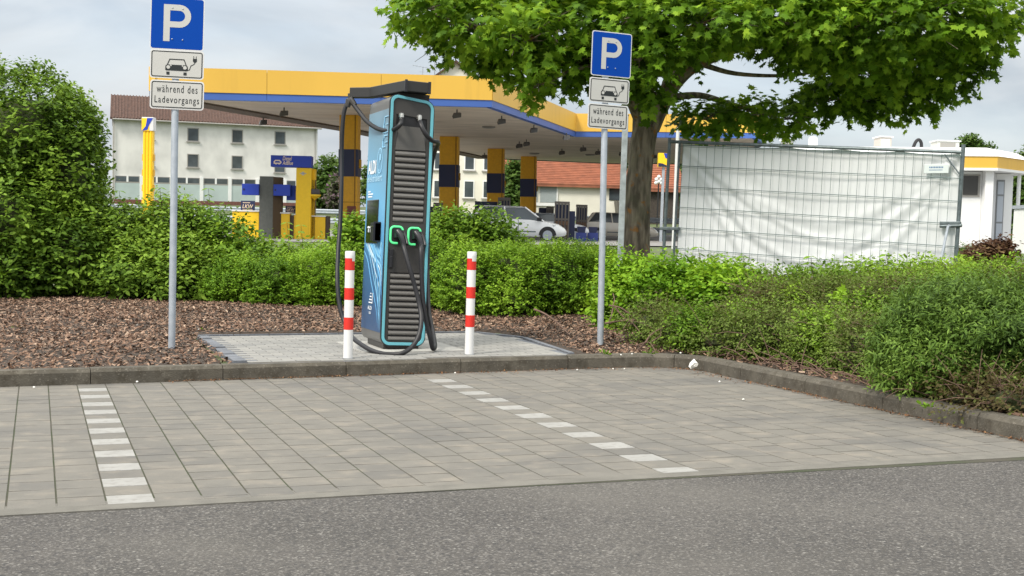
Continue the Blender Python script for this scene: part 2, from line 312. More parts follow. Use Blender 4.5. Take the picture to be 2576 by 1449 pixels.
#PLF = [(1.52, 10.95), (4.42, 11.16), (4.60, 13.0), (4.34, 13.74), (1.52, 13.74)]
def pl_clip(x0, x1, y0, y1):   # is the paver inside the island outline?
    for x, y in ((x0, y0), (x1, y0), (x1, y1), (x0, y1)):
        ins = True
        for (ax, ay), (bx, by) in zip(PL, PL[1:]+PL[:1]):
            if (bx-ax)*(y-ay) - (by-ay)*(x-ax) < -.03: ins = False
        if not ins: return False
    return True
mb = MB(); mb.prism(PL, .02, .122); mb.build('island_base', BASALT, kind='structure')
PAV = mat('pale_paver_stone', (1, 1, 1), .85, attr=[(.20, .198, .19), (.255, .25, .236), (.30, .292, .272)], var=.1, vscale=20, bump=.2, bscale=150); add_tex(PAV, 'noise', 1.6, (.17, .172, .175), .52, .72, .5)
mb = MB(); pv = []; j = 0; y = 11.0
while y < 13.70:
    x = 1.59 - (.1 if j % 2 else 0)
    while x < 4.6:
        if pl_clip(x, x+.2, y, y+.1): mb.hexa([(x+.0025, y+.0025, .1), (x+.1975, y+.0025, .1), (x+.1975, y+.0975, .1), (x+.0025, y+.0975, .1)], [(x+.005, y+.005, .127), (x+.195, y+.005, .127), (x+.195, y+.095, .127), (x+.005, y+.095, .127)]); pv += [min(1, max(0, random.gauss(.55, .25)))]*8
        elif pl_clip(x, x+.1, y, y+.1): mb.box(x+.003, x+.098, y+.003, y+.097, .1, .126); pv += [.5]*8
        x += .2
    y += .1; j += 1
po = mb.build('charger_island_pavers', PAV, kind='structure'); a = po.data.attributes.new('var', 'FLOAT', 'POINT'); a.data.foreach_set('value', pv)
mb = MB()
y = 10.98
while y < 13.6: mb.box(1.48, 1.585, y, y+.32, .05, .137+random.uniform(-.006, .006)); y += .33
for (ax, ay), (bx, by) in [((4.44, 11.20), (4.62, 12.95)), ((4.62, 13.0), (4.36, 13.74)), ((4.34, 13.78), (1.5, 13.78))]:
    nseg = max(1, int(math.dist((ax, ay), (bx, by))/.33))
    for k in range(nseg):
        p0 = np.array([ax, ay]) + (np.array([bx, by])-[ax, ay])*(k/nseg); p1 = np.array([ax, ay]) + (np.array([bx, by])-[ax, ay])*((k+.97)/nseg)
        t = (p1-p0)/np.linalg.norm(p1-p0); n_ = np.array([t[1], -t[0]])*.05; q = [p0-n_*0, p0+n_, p1+n_, p1]
        mb.hexa([(a_[0], a_[1], .05) for a_ in q][::-1], [(a_[0], a_[1], .136) for a_ in q][::-1])
mb.build('island_edging', BASALT, kind='structure')
# concrete slab under the charger
CONC = mat('slab_concrete', (.36, .355, .335), .8, var=.08, vscale=6)
mb = MB(); mb.box(2.68, 3.62, 11.62, 12.75, .1, .134); mb.build('concrete_slab', CONC, kind='structure')
# station forecourt and far road
FORE = mat('forecourt_asphalt', (.20, .195, .19), .85, var=.15, vscale=1.5)
def cam_poly(name, pts, z, m):
    mb = MB(); q = [P2(a, b, z) for a, b in pts]; mb.add(q, [tuple(range(len(q)))]); return mb.build(name, m, kind='structure')
cam_poly('forecourt', [(-45, 42.5), (40, 42.5), (40, 71.5), (-45, 71.5)], .80, FORE)
mb = MB(); mb.add([P2(-60, 71.5, .80), P2(60, 71.5, .80), P2(60, 89, 1.12), P2(-60, 89, 1.12)], [(0, 1, 2, 3)]); mb.build('road', FORE, kind='structure')
# ---------------------------------------------------------------- bark chips (uncountable)
def inside_pl(x, y): return (x > 1.47) & (x < 4.66) & (y < 13.84)
def quads_mesh(name, V4, var, m, **k):
    n = len(V4); me = bpy.data.meshes.new(name); c = V4.shape[1]
    me.vertices.add(n*c); me.vertices.foreach_set('co', V4.reshape(-1).astype(np.float32))
    me.loops.add(n*c); me.loops.foreach_set('vertex_index', np.arange(n*c, dtype=np.int32))
    me.polygons.add(n); me.polygons.foreach_set('loop_start', np.arange(0, n*c, c, dtype=np.int32)); me.polygons.foreach_set('loop_total', np.full(n, c, dtype=np.int32))
    me.update(calc_edges=True); me.validate(); me.materials.append(m)
    a = me.attributes.new('var', 'FLOAT', 'POINT'); a.data.foreach_set('value', np.repeat(var, c).astype(np.float32))
    o = bpy.data.objects.new(name, me); COL.objects.link(o); o.parent = k.pop('parent', None)
    return tag(o, **k)
def unit(v): return v/np.maximum(1e-9, np.linalg.norm(v, axis=-1, keepdims=True))
def chips(n, xr, yr, lmin, lmax, zf, excl):
    x = RNG.uniform(*xr, n*2); y = RNG.uniform(*yr, n*2); k = ~excl(x, y); x = x[k][:n]; y = y[k][:n]; n = len(x); y = np.array([bed_wy(a, b) if a < 5.55 else b for a, b in zip(x, y)])
    z = np.array([zf(a, b) for a, b in zip(x, y)]) + RNG.uniform(.002, .022, n)
    a = unit(np.stack([RNG.normal(size=n), RNG.normal(size=n), RNG.normal(size=n)*.35], 1)); t = unit(np.stack([RNG.normal(size=n)*.5, RNG.normal(size=n)*.5, np.ones(n)], 1))
    b = unit(np.cross(t, a)); l = RNG.uniform(lmin, lmax, n)[:, None]*.5; w_ = l*RNG.uniform(.22, .5, n)[:, None]; c = np.stack([x, y, z], 1)
    return np.stack([c-a*l-b*w_*.7, c+a*l*.9-b*w_, c+a*l+b*w_*.6, c-a*l*.8+b*w_], 1)
V1 = chips(90000, (-5.5, 7.2), (11.06, 19.3), .015, .052, bed_z, lambda x, y: inside_pl(x, y) | ((x > 5.6) & (y < 11.1)))
V2 = chips(7000, (5.6, 8), (5, 11.2), .02, .06, lambda x, y: .11, lambda x, y: x < 0)
V4 = np.concatenate([V1, V2]); quads_mesh('bark_chips', V4, np.clip(RNG.normal(.42, .26, len(V4)), 0, 1), CHIP, kind='stuff', label='loose brown bark chips covering the planting bed', cat='bark mulch')
# debris along the kerb foot
s = RNG.uniform(17.2, 29, 2600); pts = np.array([kp_at(q) for q in s]); tt = np.array([kp_at(q+.03)-kp_at(q-.03) for q in s]); tt = unit(tt); nn = np.stack([-tt[:, 1], tt[:, 0]], 1)
wgt = np.where((s > 19.5) & (s < 23), .11, .035)*(.4+.6*np.abs(np.sin(s*2.3)))
pts = pts - nn*(np.abs(RNG.normal(size=len(s)))*wgt)[:, None]; c = np.stack([pts[:, 0], pts[:, 1], np.full(len(s), .008)], 1); c[:, 2] += RNG.uniform(0, .008, len(s))
a = unit(RNG.normal(size=(len(s), 3))*[1, 1, .3]); b = unit(np.cross(a, [0, 0, 1.])); l = RNG.uniform(.004, .016, len(s))[:, None]
quads_mesh('kerb_debris', np.stack([c-a*l, c+b*l*.4, c+a*l, c-b*l*.4], 1), np.clip(RNG.normal(.45, .2, len(s)), 0, 1), mat('debris', (1, 1, 1), .95, attr=[(.08, .035, .015), (.19, .085, .035), (.3, .2, .1)]), kind='stuff', label='reddish brown blossom and dirt gathered along the kerb foot', cat='debris')
# ---------------------------------------------------------------- foliage tools
OVAL = np.array([(0, 0, 0), (.26, .32, .05), (.20, .72, .02), (0, 1.0, -.10), (-.20, .72, .02), (-.26, .32, .05)])
NARROW = np.array([(0, 0, 0), (.13, .35, .03), (.10, .75, 0), (0, 1.0, -.06), (-.10, .75, 0), (-.13, .35, .03)])
SMALL = np.array([(0, 0, 0), (.30, .5, .04), (0, 1.0, -.05), (-.30, .5, .04)])
_m = [(.03, 0), (.30, -.06), (.25, .13), (.55, .20), (.41, .33), (.52, .60), (.25, .49), (.21, .68), (.10, .62)]
MAPLE = np.array([(x, y, -.25*x*x-.12*y*y) for x, y in [(0, 0)] + _m + [(0, .98)] + [(-x, y) for x, y in _m[::-1]]])
def leaves(base, axis, nrm, size, shape):
    b = unit(np.cross(axis, nrm)); n = unit(np.cross(b, axis))
    return base[:, None, :] + size[:, None, None]*(shape[None, :, 0:1]*b[:, None, :] + shape[None, :, 1:2]*axis[:, None, :] + shape[None, :, 2:3]*n[:, None, :])
def blob_noise(d, seed):
    r_ = np.random.default_rng(seed); k = r_.normal(size=(7, 3))*2.6; ph = r_.uniform(0, 6.28, 7)
    return sum(np.sin(d@k[i]+ph[i]) for i in range(7))/7
def sample_blobs(blobs, n, shell, seed, zmin=None, lump=.22):
    A = np.array([b[1][0]*b[1][2] + b[1][0]*b[1][1] + b[1][1]*b[1][2] for b in blobs]); pick = RNG.choice(len(blobs), n, p=A/A.sum())
    C = np.array([b[0] for b in blobs]); Rr = np.array([b[1] for b in blobs]); d = unit(RNG.normal(size=(n, 3)))
    rho = 1 - np.abs(RNG.normal(size=n))*shell; ln = np.zeros(n)
    for i in range(len(blobs)): k = pick == i; ln[k] = blob_noise(d[k], seed+i)
    rho = rho*(1+lump*ln); rho = np.where(rho < .05, .5, rho); p = C[pick] + d*Rr[pick]*rho[:, None]
    keep = np.ones(n, bool)
    for i in range(len(blobs)):
        q = (p - C[i])/Rr[i]; keep &= (pick == i) | (np.linalg.norm(q, axis=1) > .66)
    if zmin is not None: keep &= p[:, 2] > zmin
    o = unit(d/Rr[pick]); return p[keep], o[keep], ln[keep]
def foliage(blobs, shoots, K, slen, lsize, shape, m, parent, seed, zmin, shell=.16, upb=.55, name='foliage', core=.62, droop=0.0, rnd=.5, lump=.22, **kw):
    p, o, ln = sample_blobs(blobs, shoots, shell, seed, zmin, lump); n = len(p)
    sdir = unit(o*.75 + np.array([0, 0, upb]) + RNG.normal(size=(n, 3))*rnd); L_ = slen*RNG.uniform(.5, 1.3, n); sv = RNG.uniform(-.2, .2, n)
    B = []; A = []; Nn = []; S = []; V = []
    for k in range(K):
        f = (k+.3)/K; q = p + sdir*(L_*f)[:, None]; q[:, 2] -= droop*(L_*f)**2
        side = unit(np.cross(sdir, [0, 0, 1.]) + 1e-4); ang = RNG.uniform(0, 6.28, n) if shape is NARROW else (k*PI + RNG.normal(size=n)*.6)
        perp = side*np.cos(ang)[:, None] + unit(np.cross(side, sdir))*np.sin(ang)[:, None]
        ax = unit(sdir*RNG.uniform(.3, .9, n)[:, None] + perp + np.array([0, 0, -.18-droop*.3]) + RNG.normal(size=(n, 3))*.22)
        nr = unit(np.array([0, 0, .9]) + o*.55 + RNG.normal(size=(n, 3))*.38)
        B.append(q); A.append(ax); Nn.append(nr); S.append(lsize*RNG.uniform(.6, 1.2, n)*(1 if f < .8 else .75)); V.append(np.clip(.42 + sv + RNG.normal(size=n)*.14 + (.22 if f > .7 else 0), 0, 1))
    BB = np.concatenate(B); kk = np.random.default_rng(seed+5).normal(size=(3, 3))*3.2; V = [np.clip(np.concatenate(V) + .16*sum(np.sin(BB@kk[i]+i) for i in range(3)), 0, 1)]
    V4 = leaves(BB, np.concatenate(A), np.concatenate(Nn), np.concatenate(S), shape)
    ob = quads_mesh(name, V4, np.concatenate(V), m, parent=parent, **kw)
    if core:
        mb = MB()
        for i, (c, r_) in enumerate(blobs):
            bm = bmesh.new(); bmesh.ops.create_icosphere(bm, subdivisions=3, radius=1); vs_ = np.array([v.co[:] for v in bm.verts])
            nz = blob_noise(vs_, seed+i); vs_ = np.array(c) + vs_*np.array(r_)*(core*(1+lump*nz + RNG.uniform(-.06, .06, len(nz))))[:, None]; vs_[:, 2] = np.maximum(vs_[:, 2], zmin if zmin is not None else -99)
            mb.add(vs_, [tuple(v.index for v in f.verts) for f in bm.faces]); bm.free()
        mb.build('shade_core', CORESHADE, parent)  # solid filler blobs, coloured dark as the shade deep inside the leaves
    return ob
STEML = mat('pale_stem', (.17, .14, .07), .9, c2=(.09, .06, .035), vscale=9)
CORESHADE = mat('core_shade', (.05, .075, .02), .95, c2=(.045, .045, .02), vscale=18, bump=1, bscale=30)  # inner shade of the foliage put into a dark base colour
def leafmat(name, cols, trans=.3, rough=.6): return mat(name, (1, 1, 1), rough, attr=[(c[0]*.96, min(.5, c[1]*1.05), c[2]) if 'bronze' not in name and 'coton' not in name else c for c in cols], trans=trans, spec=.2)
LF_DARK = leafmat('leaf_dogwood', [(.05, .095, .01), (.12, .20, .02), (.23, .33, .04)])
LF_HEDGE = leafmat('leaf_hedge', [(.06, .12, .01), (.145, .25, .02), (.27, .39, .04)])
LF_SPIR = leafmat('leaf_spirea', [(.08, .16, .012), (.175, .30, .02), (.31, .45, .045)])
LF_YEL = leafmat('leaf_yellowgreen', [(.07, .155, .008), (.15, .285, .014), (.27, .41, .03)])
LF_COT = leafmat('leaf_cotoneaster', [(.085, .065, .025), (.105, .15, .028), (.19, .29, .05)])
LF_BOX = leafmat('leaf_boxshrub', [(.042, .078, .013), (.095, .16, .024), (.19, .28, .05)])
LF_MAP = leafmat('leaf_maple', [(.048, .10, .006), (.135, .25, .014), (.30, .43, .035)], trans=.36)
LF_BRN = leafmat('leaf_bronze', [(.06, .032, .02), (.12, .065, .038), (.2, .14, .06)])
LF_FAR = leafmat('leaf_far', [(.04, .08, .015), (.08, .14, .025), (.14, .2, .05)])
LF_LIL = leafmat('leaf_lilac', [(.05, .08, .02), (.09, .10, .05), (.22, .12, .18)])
def px_blobs(lst, d):
    """blobs given by where the camera sees them: (x, y, rx, ry, depth offset, depth radius in m)"""
    out_ = []
    for q in lst:
        x, y, rx, ry = q[:4]; dd = d + (q[4] if len(q) > 4 else 0); s_ = dd/F; rd = q[5] if len(q) > 5 else rx*s_
        out_.append((W(x, y, dd), np.array([rx*s_, rd, ry*s_])))
    return out_
def shrub(name, x, d, blobs, label, cat='shrub', group=None, shoots=1500, K=7, slen=.2, lsize=.07, shape=OVAL, m=LF_HEDGE, seed=1, stems=16, rt_=None, dy=0, **kw):
    blobs = [(b[0], b[1]+dy) + tuple(b[2:]) for b in blobs]
    p = W(x, 700, d); g = max(gz(p[0], p[1]), bed_z(p[0], p[1]) if p[1] < 21 and p[1] > 11.1 else .1)
    root = empty(name, (0, 0, 0), 0, 0, label, cat, group); root.location = (p[0], p[1], g)
    bl = px_blobs(blobs, d); inv = np.array([p[0], p[1], g]); bl = [(c-inv, r_) for c, r_ in bl]
    foliage(bl, shoots, K, slen, lsize, shape, m, root, seed, .02, **kw)
    mb = MB(); rr = random.Random(seed)
    for i in range(stems):
        c, r_ = bl[i % len(bl)]; b0 = Vector((c[0]*.55+rr.uniform(-.2, .2), c[1]*.5+rr.uniform(-.15, .15), -.02)); e0 = Vector((c[0]+rr.uniform(-.5, .5)*r_[0], c[1]+rr.uniform(-.5, .5)*r_[1], c[2]+r_[2]*rr.uniform(.3, .75)))
        md = (b0+e0)/2 + Vector((rr.uniform(-.06, .06), rr.uniform(-.06, .06), 0)); mb.tube([b0, md, e0], [.012, .008, .003], 5)
    if stems: mb.build('stems', STEML, root)
    return root
# ---------------------------------------------------------------- lettering
def text_mesh(name, s, mats, parent, mtx, w_=None, h=None, bold=0, extrude=.0006, align='LEFT', shear=0, sp=1.0):
    c = bpy.data.curves.new('t', 'FONT'); c.body = s; c.size = 1; c.offset = bold; c.extrude = 0; c.shear = shear; c.space_character = sp; c.resolution_u = 3
    o = bpy.data.objects.new('t', c); COL.objects.link(o); dg = bpy.context.evaluated_depsgraph_get(); dg.update()
    me = bpy.data.meshes.new_from_object(o.evaluated_get(dg)); bpy.data.objects.remove(o)
    v = np.array([q.co[:] for q in me.vertices]); lo = v.min(0); hi = v.max(0); sx = w_/(hi[0]-lo[0]) if w_ else 1; sy = h/(hi[1]-lo[1]) if h else sx
    if not w_: sx = sy
    ax = {'LEFT': lo[0], 'CENTER': (lo[0]+hi[0])/2}[align]
    for q in me.vertices: q.co = mtx @ Vector(((q.co.x-ax)*sx, (q.co.y-lo[1])*sy, 0))
    me.name = name; me.materials.clear(); me.materials.append(mats); o = bpy.data.objects.new(name, me); COL.objects.link(o); o.parent = parent
    return o
def front_m(x, y, z): return Matrix(((1, 0, 0, x), (0, 0, -1, y), (0, 1, 0, z), (0, 0, 0, 1)))       # reads from -y
def left_m(x, y, z): return Matrix(((0, 0, -1, x), (-1, 0, 0, y), (0, 1, 0, z), (0, 0, 0, 1)))        # reads from -x
def toloc(root, p):
    m = Matrix.Translation(root.location) @ root.rotation_euler.to_matrix().to_4x4(); return m.inverted() @ Vector(p)
# ---------------------------------------------------------------- charger
ch = empty('ev_charger', (3.087, 11.83, .134), 0, .033, 'tall blue and grey electric car charging station with teal trim and two black cables', 'charging station')
def cz(zx, zy):
    vx, vy = 817.6+zx*.5212, 157.2+zy*.5212; return ((vx-(1020+(877-vy)*.0333))/272.6, (877-vy)/281)
def shear_top(o, amp=.13):
    for v in o.data.vertices:
        k = min(1, max(0, (v.co.z-1.93)/.2)); v.co.z -= (v.co.x+.21)*amp*k
    return o
BW, BH, BD = .398, 2.235, .80; zc = .035+BH/2
mb = MB(); mb.prism(rrect(BW, BH, .075, 8, 0, zc), .012, BD, 'y'); shear_top(mb.build('housing', MGREY, ch, bevel=.012))
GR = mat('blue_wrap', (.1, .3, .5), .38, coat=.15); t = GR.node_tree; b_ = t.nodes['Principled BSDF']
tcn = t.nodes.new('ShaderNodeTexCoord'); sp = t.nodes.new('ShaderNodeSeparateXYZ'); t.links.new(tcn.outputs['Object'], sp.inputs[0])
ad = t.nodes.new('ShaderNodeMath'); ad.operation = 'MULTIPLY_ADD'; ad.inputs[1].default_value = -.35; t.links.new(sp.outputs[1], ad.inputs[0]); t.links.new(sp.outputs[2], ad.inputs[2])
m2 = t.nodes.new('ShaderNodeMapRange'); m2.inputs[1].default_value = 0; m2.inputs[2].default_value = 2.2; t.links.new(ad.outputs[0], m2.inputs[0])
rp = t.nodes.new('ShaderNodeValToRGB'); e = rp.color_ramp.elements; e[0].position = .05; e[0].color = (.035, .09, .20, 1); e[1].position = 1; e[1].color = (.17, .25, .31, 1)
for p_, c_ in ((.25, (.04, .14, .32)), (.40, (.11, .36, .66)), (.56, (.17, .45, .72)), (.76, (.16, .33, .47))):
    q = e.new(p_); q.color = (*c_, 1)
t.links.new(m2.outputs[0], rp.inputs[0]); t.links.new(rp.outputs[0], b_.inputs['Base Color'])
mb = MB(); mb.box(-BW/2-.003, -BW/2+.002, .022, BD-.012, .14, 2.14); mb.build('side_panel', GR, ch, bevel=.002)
# swooshes printed on the side
SW1 = mat('print_swoosh', (.25, .56, .80), .45); SW2 = mat('print_swoosh_pale', (.68, .84, .93), .45); SW3 = mat('print_swoosh_mid', (.16, .46, .78), .45)
def ribbon(mb, pts, w0, w1, x):
    c = catmull(pts, 8); n = len(c); vs_ = []
    for i, p in enumerate(c):
        tt = (c[min(i+1, n-1)]-c[max(i-1, 0)]).normalized(); nn = Vector((0, -tt.z, tt.y)); wd = (w0+(w1-w0)*i/(n-1))*math.sin(PI*min(.97, (i+.6)/n))**.4
        vs_ += [Vector((x, p.y, p.z))+nn*wd, Vector((x, p.y, p.z))-nn*wd]
    mb.add(vs_, [(2*i, 2*i+1, 2*i+3, 2*i+2) for i in range(n-1)])
sw = [MB(), MB(), MB()]
for k, (y0, z0_, y1, z1_, w0, w1, mi) in enumerate([(.74, .95, .05, .60, .012, .006, 0), (.62, .935, .06, .56, .010, .004, 1), (.50, .935, .045, .48, .018, .01, 2), (.42, .935, .05, .66, .012, .008, 0), (.36, .935, .04, .74, .014, .01, 2), (.30, .935, .035, .80, .01, .006, 0), (.77, .86, .15, .22, .012, .004, 2), (.72, .93, .10, .30, .008, .003, 0), (.55, .935, .08, .25, .010, .005, 0), (.66, .935, .07, .42, .006, .003, 1)]):
    w0 *= 1.5; w1 *= 1.7; ribbon(sw[mi], [(0, y0, z0_), (0, y0-.16, z0_-.09), (0, (y0+y1)/2-.03, (z0_+z1_)/2+.03), (0, y1+.07, z1_+.14), (0, y1, z1_)], w0, w1, -BW/2-.0036-.0003*k)
ribbon(sw[0], [(0, .13, .62), (0, .10, .45), (0, .08, .3), (0, .055, .16)], .018, .006, -BW/2-.0066); ribbon(sw[2], [(0, .22, .68), (0, .16, .5), (0, .13, .36), (0, .10, .18)], .02, .006, -BW/2-.0068)
for q, mm, n_ in zip(sw, (SW1, SW2, SW3), ('printed_swoosh',)*3): q.build(n_, mm, ch)
X_ = -BW/2-.0075
text_mesh('brand_lettering', 'ALDI', WLET, ch, left_m(X_, .73, 1.575), .31, .125, bold=.03)
text_mesh('slogan_lettering', 'elektrisiert', mat('print_sky', (.42, .68, .85), .5), ch, left_m(X_, .74, 1.50), .56, .068, bold=.012)
for z_, w_ in ((1.405, .10), (1.382, .20), (1.358, .17)): mb = MB(); [mb.box(X_-.0008, X_, .69-k*.012-.009, .69-k*.012, z_, z_+.013) for k in range(int(w_/.012))]; mb.build('small_print', WLET, ch)
mb = MB(); cy, cz_ = .285, 1.685
def ring_yz(mb, cy, cz_, ry, rz, th, x, n=36, a0=0, a1=360):
    v = []; 
    for i in range(n+1):
        a = R(a0+(a1-a0)*i/n); v += [(x, cy+ry*math.cos(a), cz_+rz*math.sin(a)), (x, cy+(ry-th)*math.cos(a), cz_+(rz-th)*math.sin(a))]
    mb.add(v, [(2*i, 2*i+1, 2*i+3, 2*i+2) for i in range(n)])
ring_yz(mb, cy, cz_, .105, .118, .014, X_); ring_yz(mb, cy, cz_, .082, .095, .006, X_)
ribbon(mb, [(0, .34, 1.60), (0, .29, 1.61), (0, .31, 1.66), (0, .27, 1.70), (0, .27, 1.74)], .007, .007, X_-.0004); mb.box(X_-.001, X_, .245, .30, 1.69, 1.745); mb.box(X_-.001, X_, .252, .260, 1.745, 1.765); mb.box(X_-.001, X_, .284, .292, 1.745, 1.765)
mb.build('plug_emblem', LBLUE, ch)
mb = MB()   # line drawing of cars near the top edge
for (a, b) in [((.03, 2.07), (.15, 2.07)), ((.15, 2.07), (.18, 2.0)), ((.18, 2.0), (.18, 1.93)), ((.03, 1.93), (.21, 1.93)), ((.03, 1.90), (.16, 1.90)), ((.16, 1.90), (.20, 1.86)), ((.20, 1.86), (.20, 1.80)), ((.10, 1.80), (.20, 1.80)), ((.03, 2.0), (.10, 2.0)), ((.03, 1.84), (.12, 1.84))]:
    mb.tube([(X_, a[0], a[1]), (X_, b[0], b[1])], .0045, 6)
ring_yz(mb, .14, 1.915, .03, .03, .008, X_); mb.build('car_line_drawing', LBLUE, ch)
mb = MB()   # company mark near the foot
for k in range(4): mb.box(X_-.001, X_, .37+.012*k, .50-.02*k, .385+k*.028, .396+k*.028)
mb.box(X_-.001, X_, .355, .368, .385, .48); mb.build('company_mark', WLET, ch)
text_mesh('brand_lettering', 'ALDI', WLET, ch, left_m(X_, .53, .325), .15, .034, bold=.02); text_mesh('brand_lettering', 'SÜD', WLET, ch, left_m(X_, .48, .285), .075, .026, bold=.02)
# display and card terminal
mb = MB(); mb.box(-BW/2-.012, -BW/2, .27, .71, .935, 1.335); scr = mb.build('display', SCREEN, ch, bevel=.006)
for k in range(4): mb = MB(); mb.box(-BW/2-.0135, -BW/2-.0122, .59-.075*k, .615-.075*k, 1.035, 1.075); mb.ball((-BW/2-.013, .60-.075*k, 1.08), .011, 8); mb.build('screen_symbol', WLET, scr)
mb = MB(); mb.box(-BW/2-.0135, -BW/2-.0122, .505, .52, .975, 1.015); mb.build('screen_symbol', WLET, scr); mb = MB(); mb.ball((-BW/2-.013, .36, .985), .016, 8); mb.build('screen_symbol', WLET, scr)
mb = MB(); mb.box(-BW/2-.06, -BW/2, .15, .33, .96, 1.12); mb.box(-BW/2-.075, -BW/2-.005, .15, .155, .95, 1.13); tm = mb.build('card_terminal', BLK2, ch, bevel=.004)
mb = MB(); mb.box(-BW/2-.066, -BW/2-.0605, .19, .32, 1.085, 1.092); mb.build('card_slot', SILV, tm)
# front: trim ring, panel pieces with real openings
def ring_front(mb, o_, i_, y0, y1):
    n = len(o_); v = [(p[0], y0, p[1]) for p in o_] + [(p[0], y0, p[1]) for p in i_] + [(p[0], y1, p[1]) for p in o_] + [(p[0], y1, p[1]) for p in i_]
    f = []
    for k in range(n):
        j = (k+1) % n; f += [(k, j, n+j, n+k), (2*n+k, 3*n+k, 3*n+j, 2*n+j), (k, 2*n+k, 2*n+j, j), (n+k, n+j, 3*n+j, 3*n+k)]
    mb.add(v, f)
mb = MB(); ring_front(mb, rrect(BW+.012, BH+.012, .08, 8, 0, zc), rrect(BW, BH, .075, 8, 0, zc), -.012, .02); shear_top(mb.build('outer_seal', BLACK, ch))
mb = MB(); ring_front(mb, rrect(BW-.001, BH-.001, .074, 8, 0, zc), rrect(BW-.052, BH-.052, .052, 8, 0, zc), -.016, .012); shear_top(mb.build('trim_ring', TEAL, ch, bevel=.003))
IW = BW/2-.0255; HX = .142
mb = MB(); ins = rrect(BW-.053, BH-.053, .05, 8, 0, zc)
def panel_piece(x0, x1, z0_, z1_):   # part of the rounded inner outline between two heights and two sides
    bm = bmesh.new(); vs_ = [bm.verts.new((p[0], -.002, p[1])) for p in ins]; bm.faces.new(vs_)
    for co_, no in (((x0, 0, 0), (-1, 0, 0)), ((x1, 0, 0), (1, 0, 0)), ((0, 0, z0_), (0, 0, -1)), ((0, 0, z1_), (0, 0, 1))):
        bmesh.ops.bisect_plane(bm, geom=bm.verts[:]+bm.edges[:]+bm.faces[:], plane_co=co_, plane_no=no, clear_outer=True)
    r_ = bmesh.ops.extrude_face_region(bm, geom=bm.faces[:]); 
    for v in r_['geom']:
        if isinstance(v, bmesh.types.BMVert): v.co.y += .012
    bmesh.ops.recalc_face_normals(bm, faces=bm.faces[:]); bm.verts.index_update()
    mb.add([v.co[:] for v in bm.verts], [tuple(v.index for v in f.verts) for f in bm.faces]); bm.free()
Z1, Z2, Z3, Z4, Z5 = 2.10, 1.775, 1.135, .685, .075
for a in ((-IW, -HX, 0, 3), (HX, IW, 0, 3), (-HX, HX, Z1, 3), (-HX, HX, Z4, Z3), (-HX, HX, 0, Z5)): panel_piece(*a)
shear_top(mb.build('front_panel', DGREY, ch))
# cut the housing front open behind the panel by building the niche in front of it
mb = MB(); mb.quad((-HX, .011, Z1-.11), (HX, .011, Z1-.11), (HX, .011, Z1+.01), (-HX, .011, Z1+.01)); shear_top(mb.build('cable_niche', BLACK, ch))
mb = MB(); mb.hexa([(-HX, -.001, Z2), (HX, -.001, Z2), (HX, .012, Z2), (-HX, .012, Z2)], [(-HX+.03, .0, Z1-.105), (HX-.03, .0, Z1-.105), (HX-.03, .012, Z1-.105), (-HX+.03, .012, Z1-.105)]); shear_top(mb.build('inclined_panel', LGREY, ch, bevel=.002))
def grille(z0_, z1_, n, wtop, wbot):
    mb = MB(); mb.quad((-HX, .0115, z0_), (HX, .0115, z0_), (HX, .0115, z1_), (-HX, .0115, z1_)); g = mb.build('vent_grille', BLACK, ch); mb = MB(); p_ = (z1_-z0_)/n
    for k in range(n):
        zt = z1_ - p_*k - .010; ww = HX-.004
        prof = [(.009, zt), (-.004, zt-.006), (-.012, zt-.022), (-.010, zt-p_+.018), (.009, zt-p_+.009)]
        mb.add([(-ww, a, b) for a, b in prof] + [(ww, a, b) for a, b in prof], [(0, 1, 2, 3, 4)] + [(9, 8, 7, 6, 5)] + [(i, 5+i, 5+(i+1) % 5, (i+1) % 5) for i in range(5)])
    mb.build('louvre', SLAT, g)
grille(Z3, Z2, 12, HX, HX); grille(Z5, Z4, 12, HX, HX)
for (gx, gy) in ((373, 245), (459, 262)):
    X, Z = cz(gx, gy); Z = min(Z, 2.08); mb = MB(); mb.lathe([(.012, .02), (.018, .018), (.018, .006), (.023, .004), (.023, -.018), (.019, -.02), (.019, -.035), (.015, -.04)], 8, (X, -.03, Z-.0)); mb.box(X-.02, X+.02, -.028, .004, Z-.012, Z+.014); mb.build('cable_gland', SILV, ch)
# green holder rings with the plugs in them
def holder(xc_, z_):
    p = [(xc_+a, b) for a, b in [(.062, .000+z_), (.062, .045+z_)]] ; pts = []
    for (sx, sz, a0) in ((1, 1, 0), (-1, 1, 90), (-1, -1, 180)):
        for i in range(7):
            g = R(a0+15*i); pts.append((xc_ + sx*.022 + .033*math.cos(g), -.008, z_ + sz*.040 + .033*math.sin(g)))
    pts = [(xc_+.055, -.008, z_+.02)] + pts + [(xc_+.012, -.008, z_-.073)]
    mb = MB(); mb.tube(pts, .0100, 10); mb.build('status_ring', GREENL, ch, smooth=True)
    mb = MB(); mb.prism(rrect(.10, .13, .03, 5, xc_, z_), -.012, 0, 'y'); mb.build('plug_socket', BLACK, ch)
    mb = MB(); x = xc_
    mb.hexa([(x-.03, -.012, z_-.03), (x+.04, -.012, z_-.03), (x+.045, -.012, z_+.05), (x-.03, -.012, z_+.05)], [(x-.018, -.06, z_-.02), (x+.05, -.06, z_-.02), (x+.05, -.055, z_+.04), (x-.02, -.055, z_+.045)])
    mb.tube([(x+.0, -.045, z_+.035), (x+.02, -.075, z_+.0), (x+.038, -.09, z_-.05), (x+.045, -.095, z_-.085)], [.026, .027, .024, .024], 12)
    mb.tube([(x+.045, -.03, z_+.04), (x+.066, -.05, z_), (x+.080, -.07, z_-.055), (x+.078, -.085, z_-.082)], [.012, .015, .014, .018], 8)
    mb.build('charging_plug', BLK2, ch, smooth=True); return (x+.045, -.095, z_-.08)
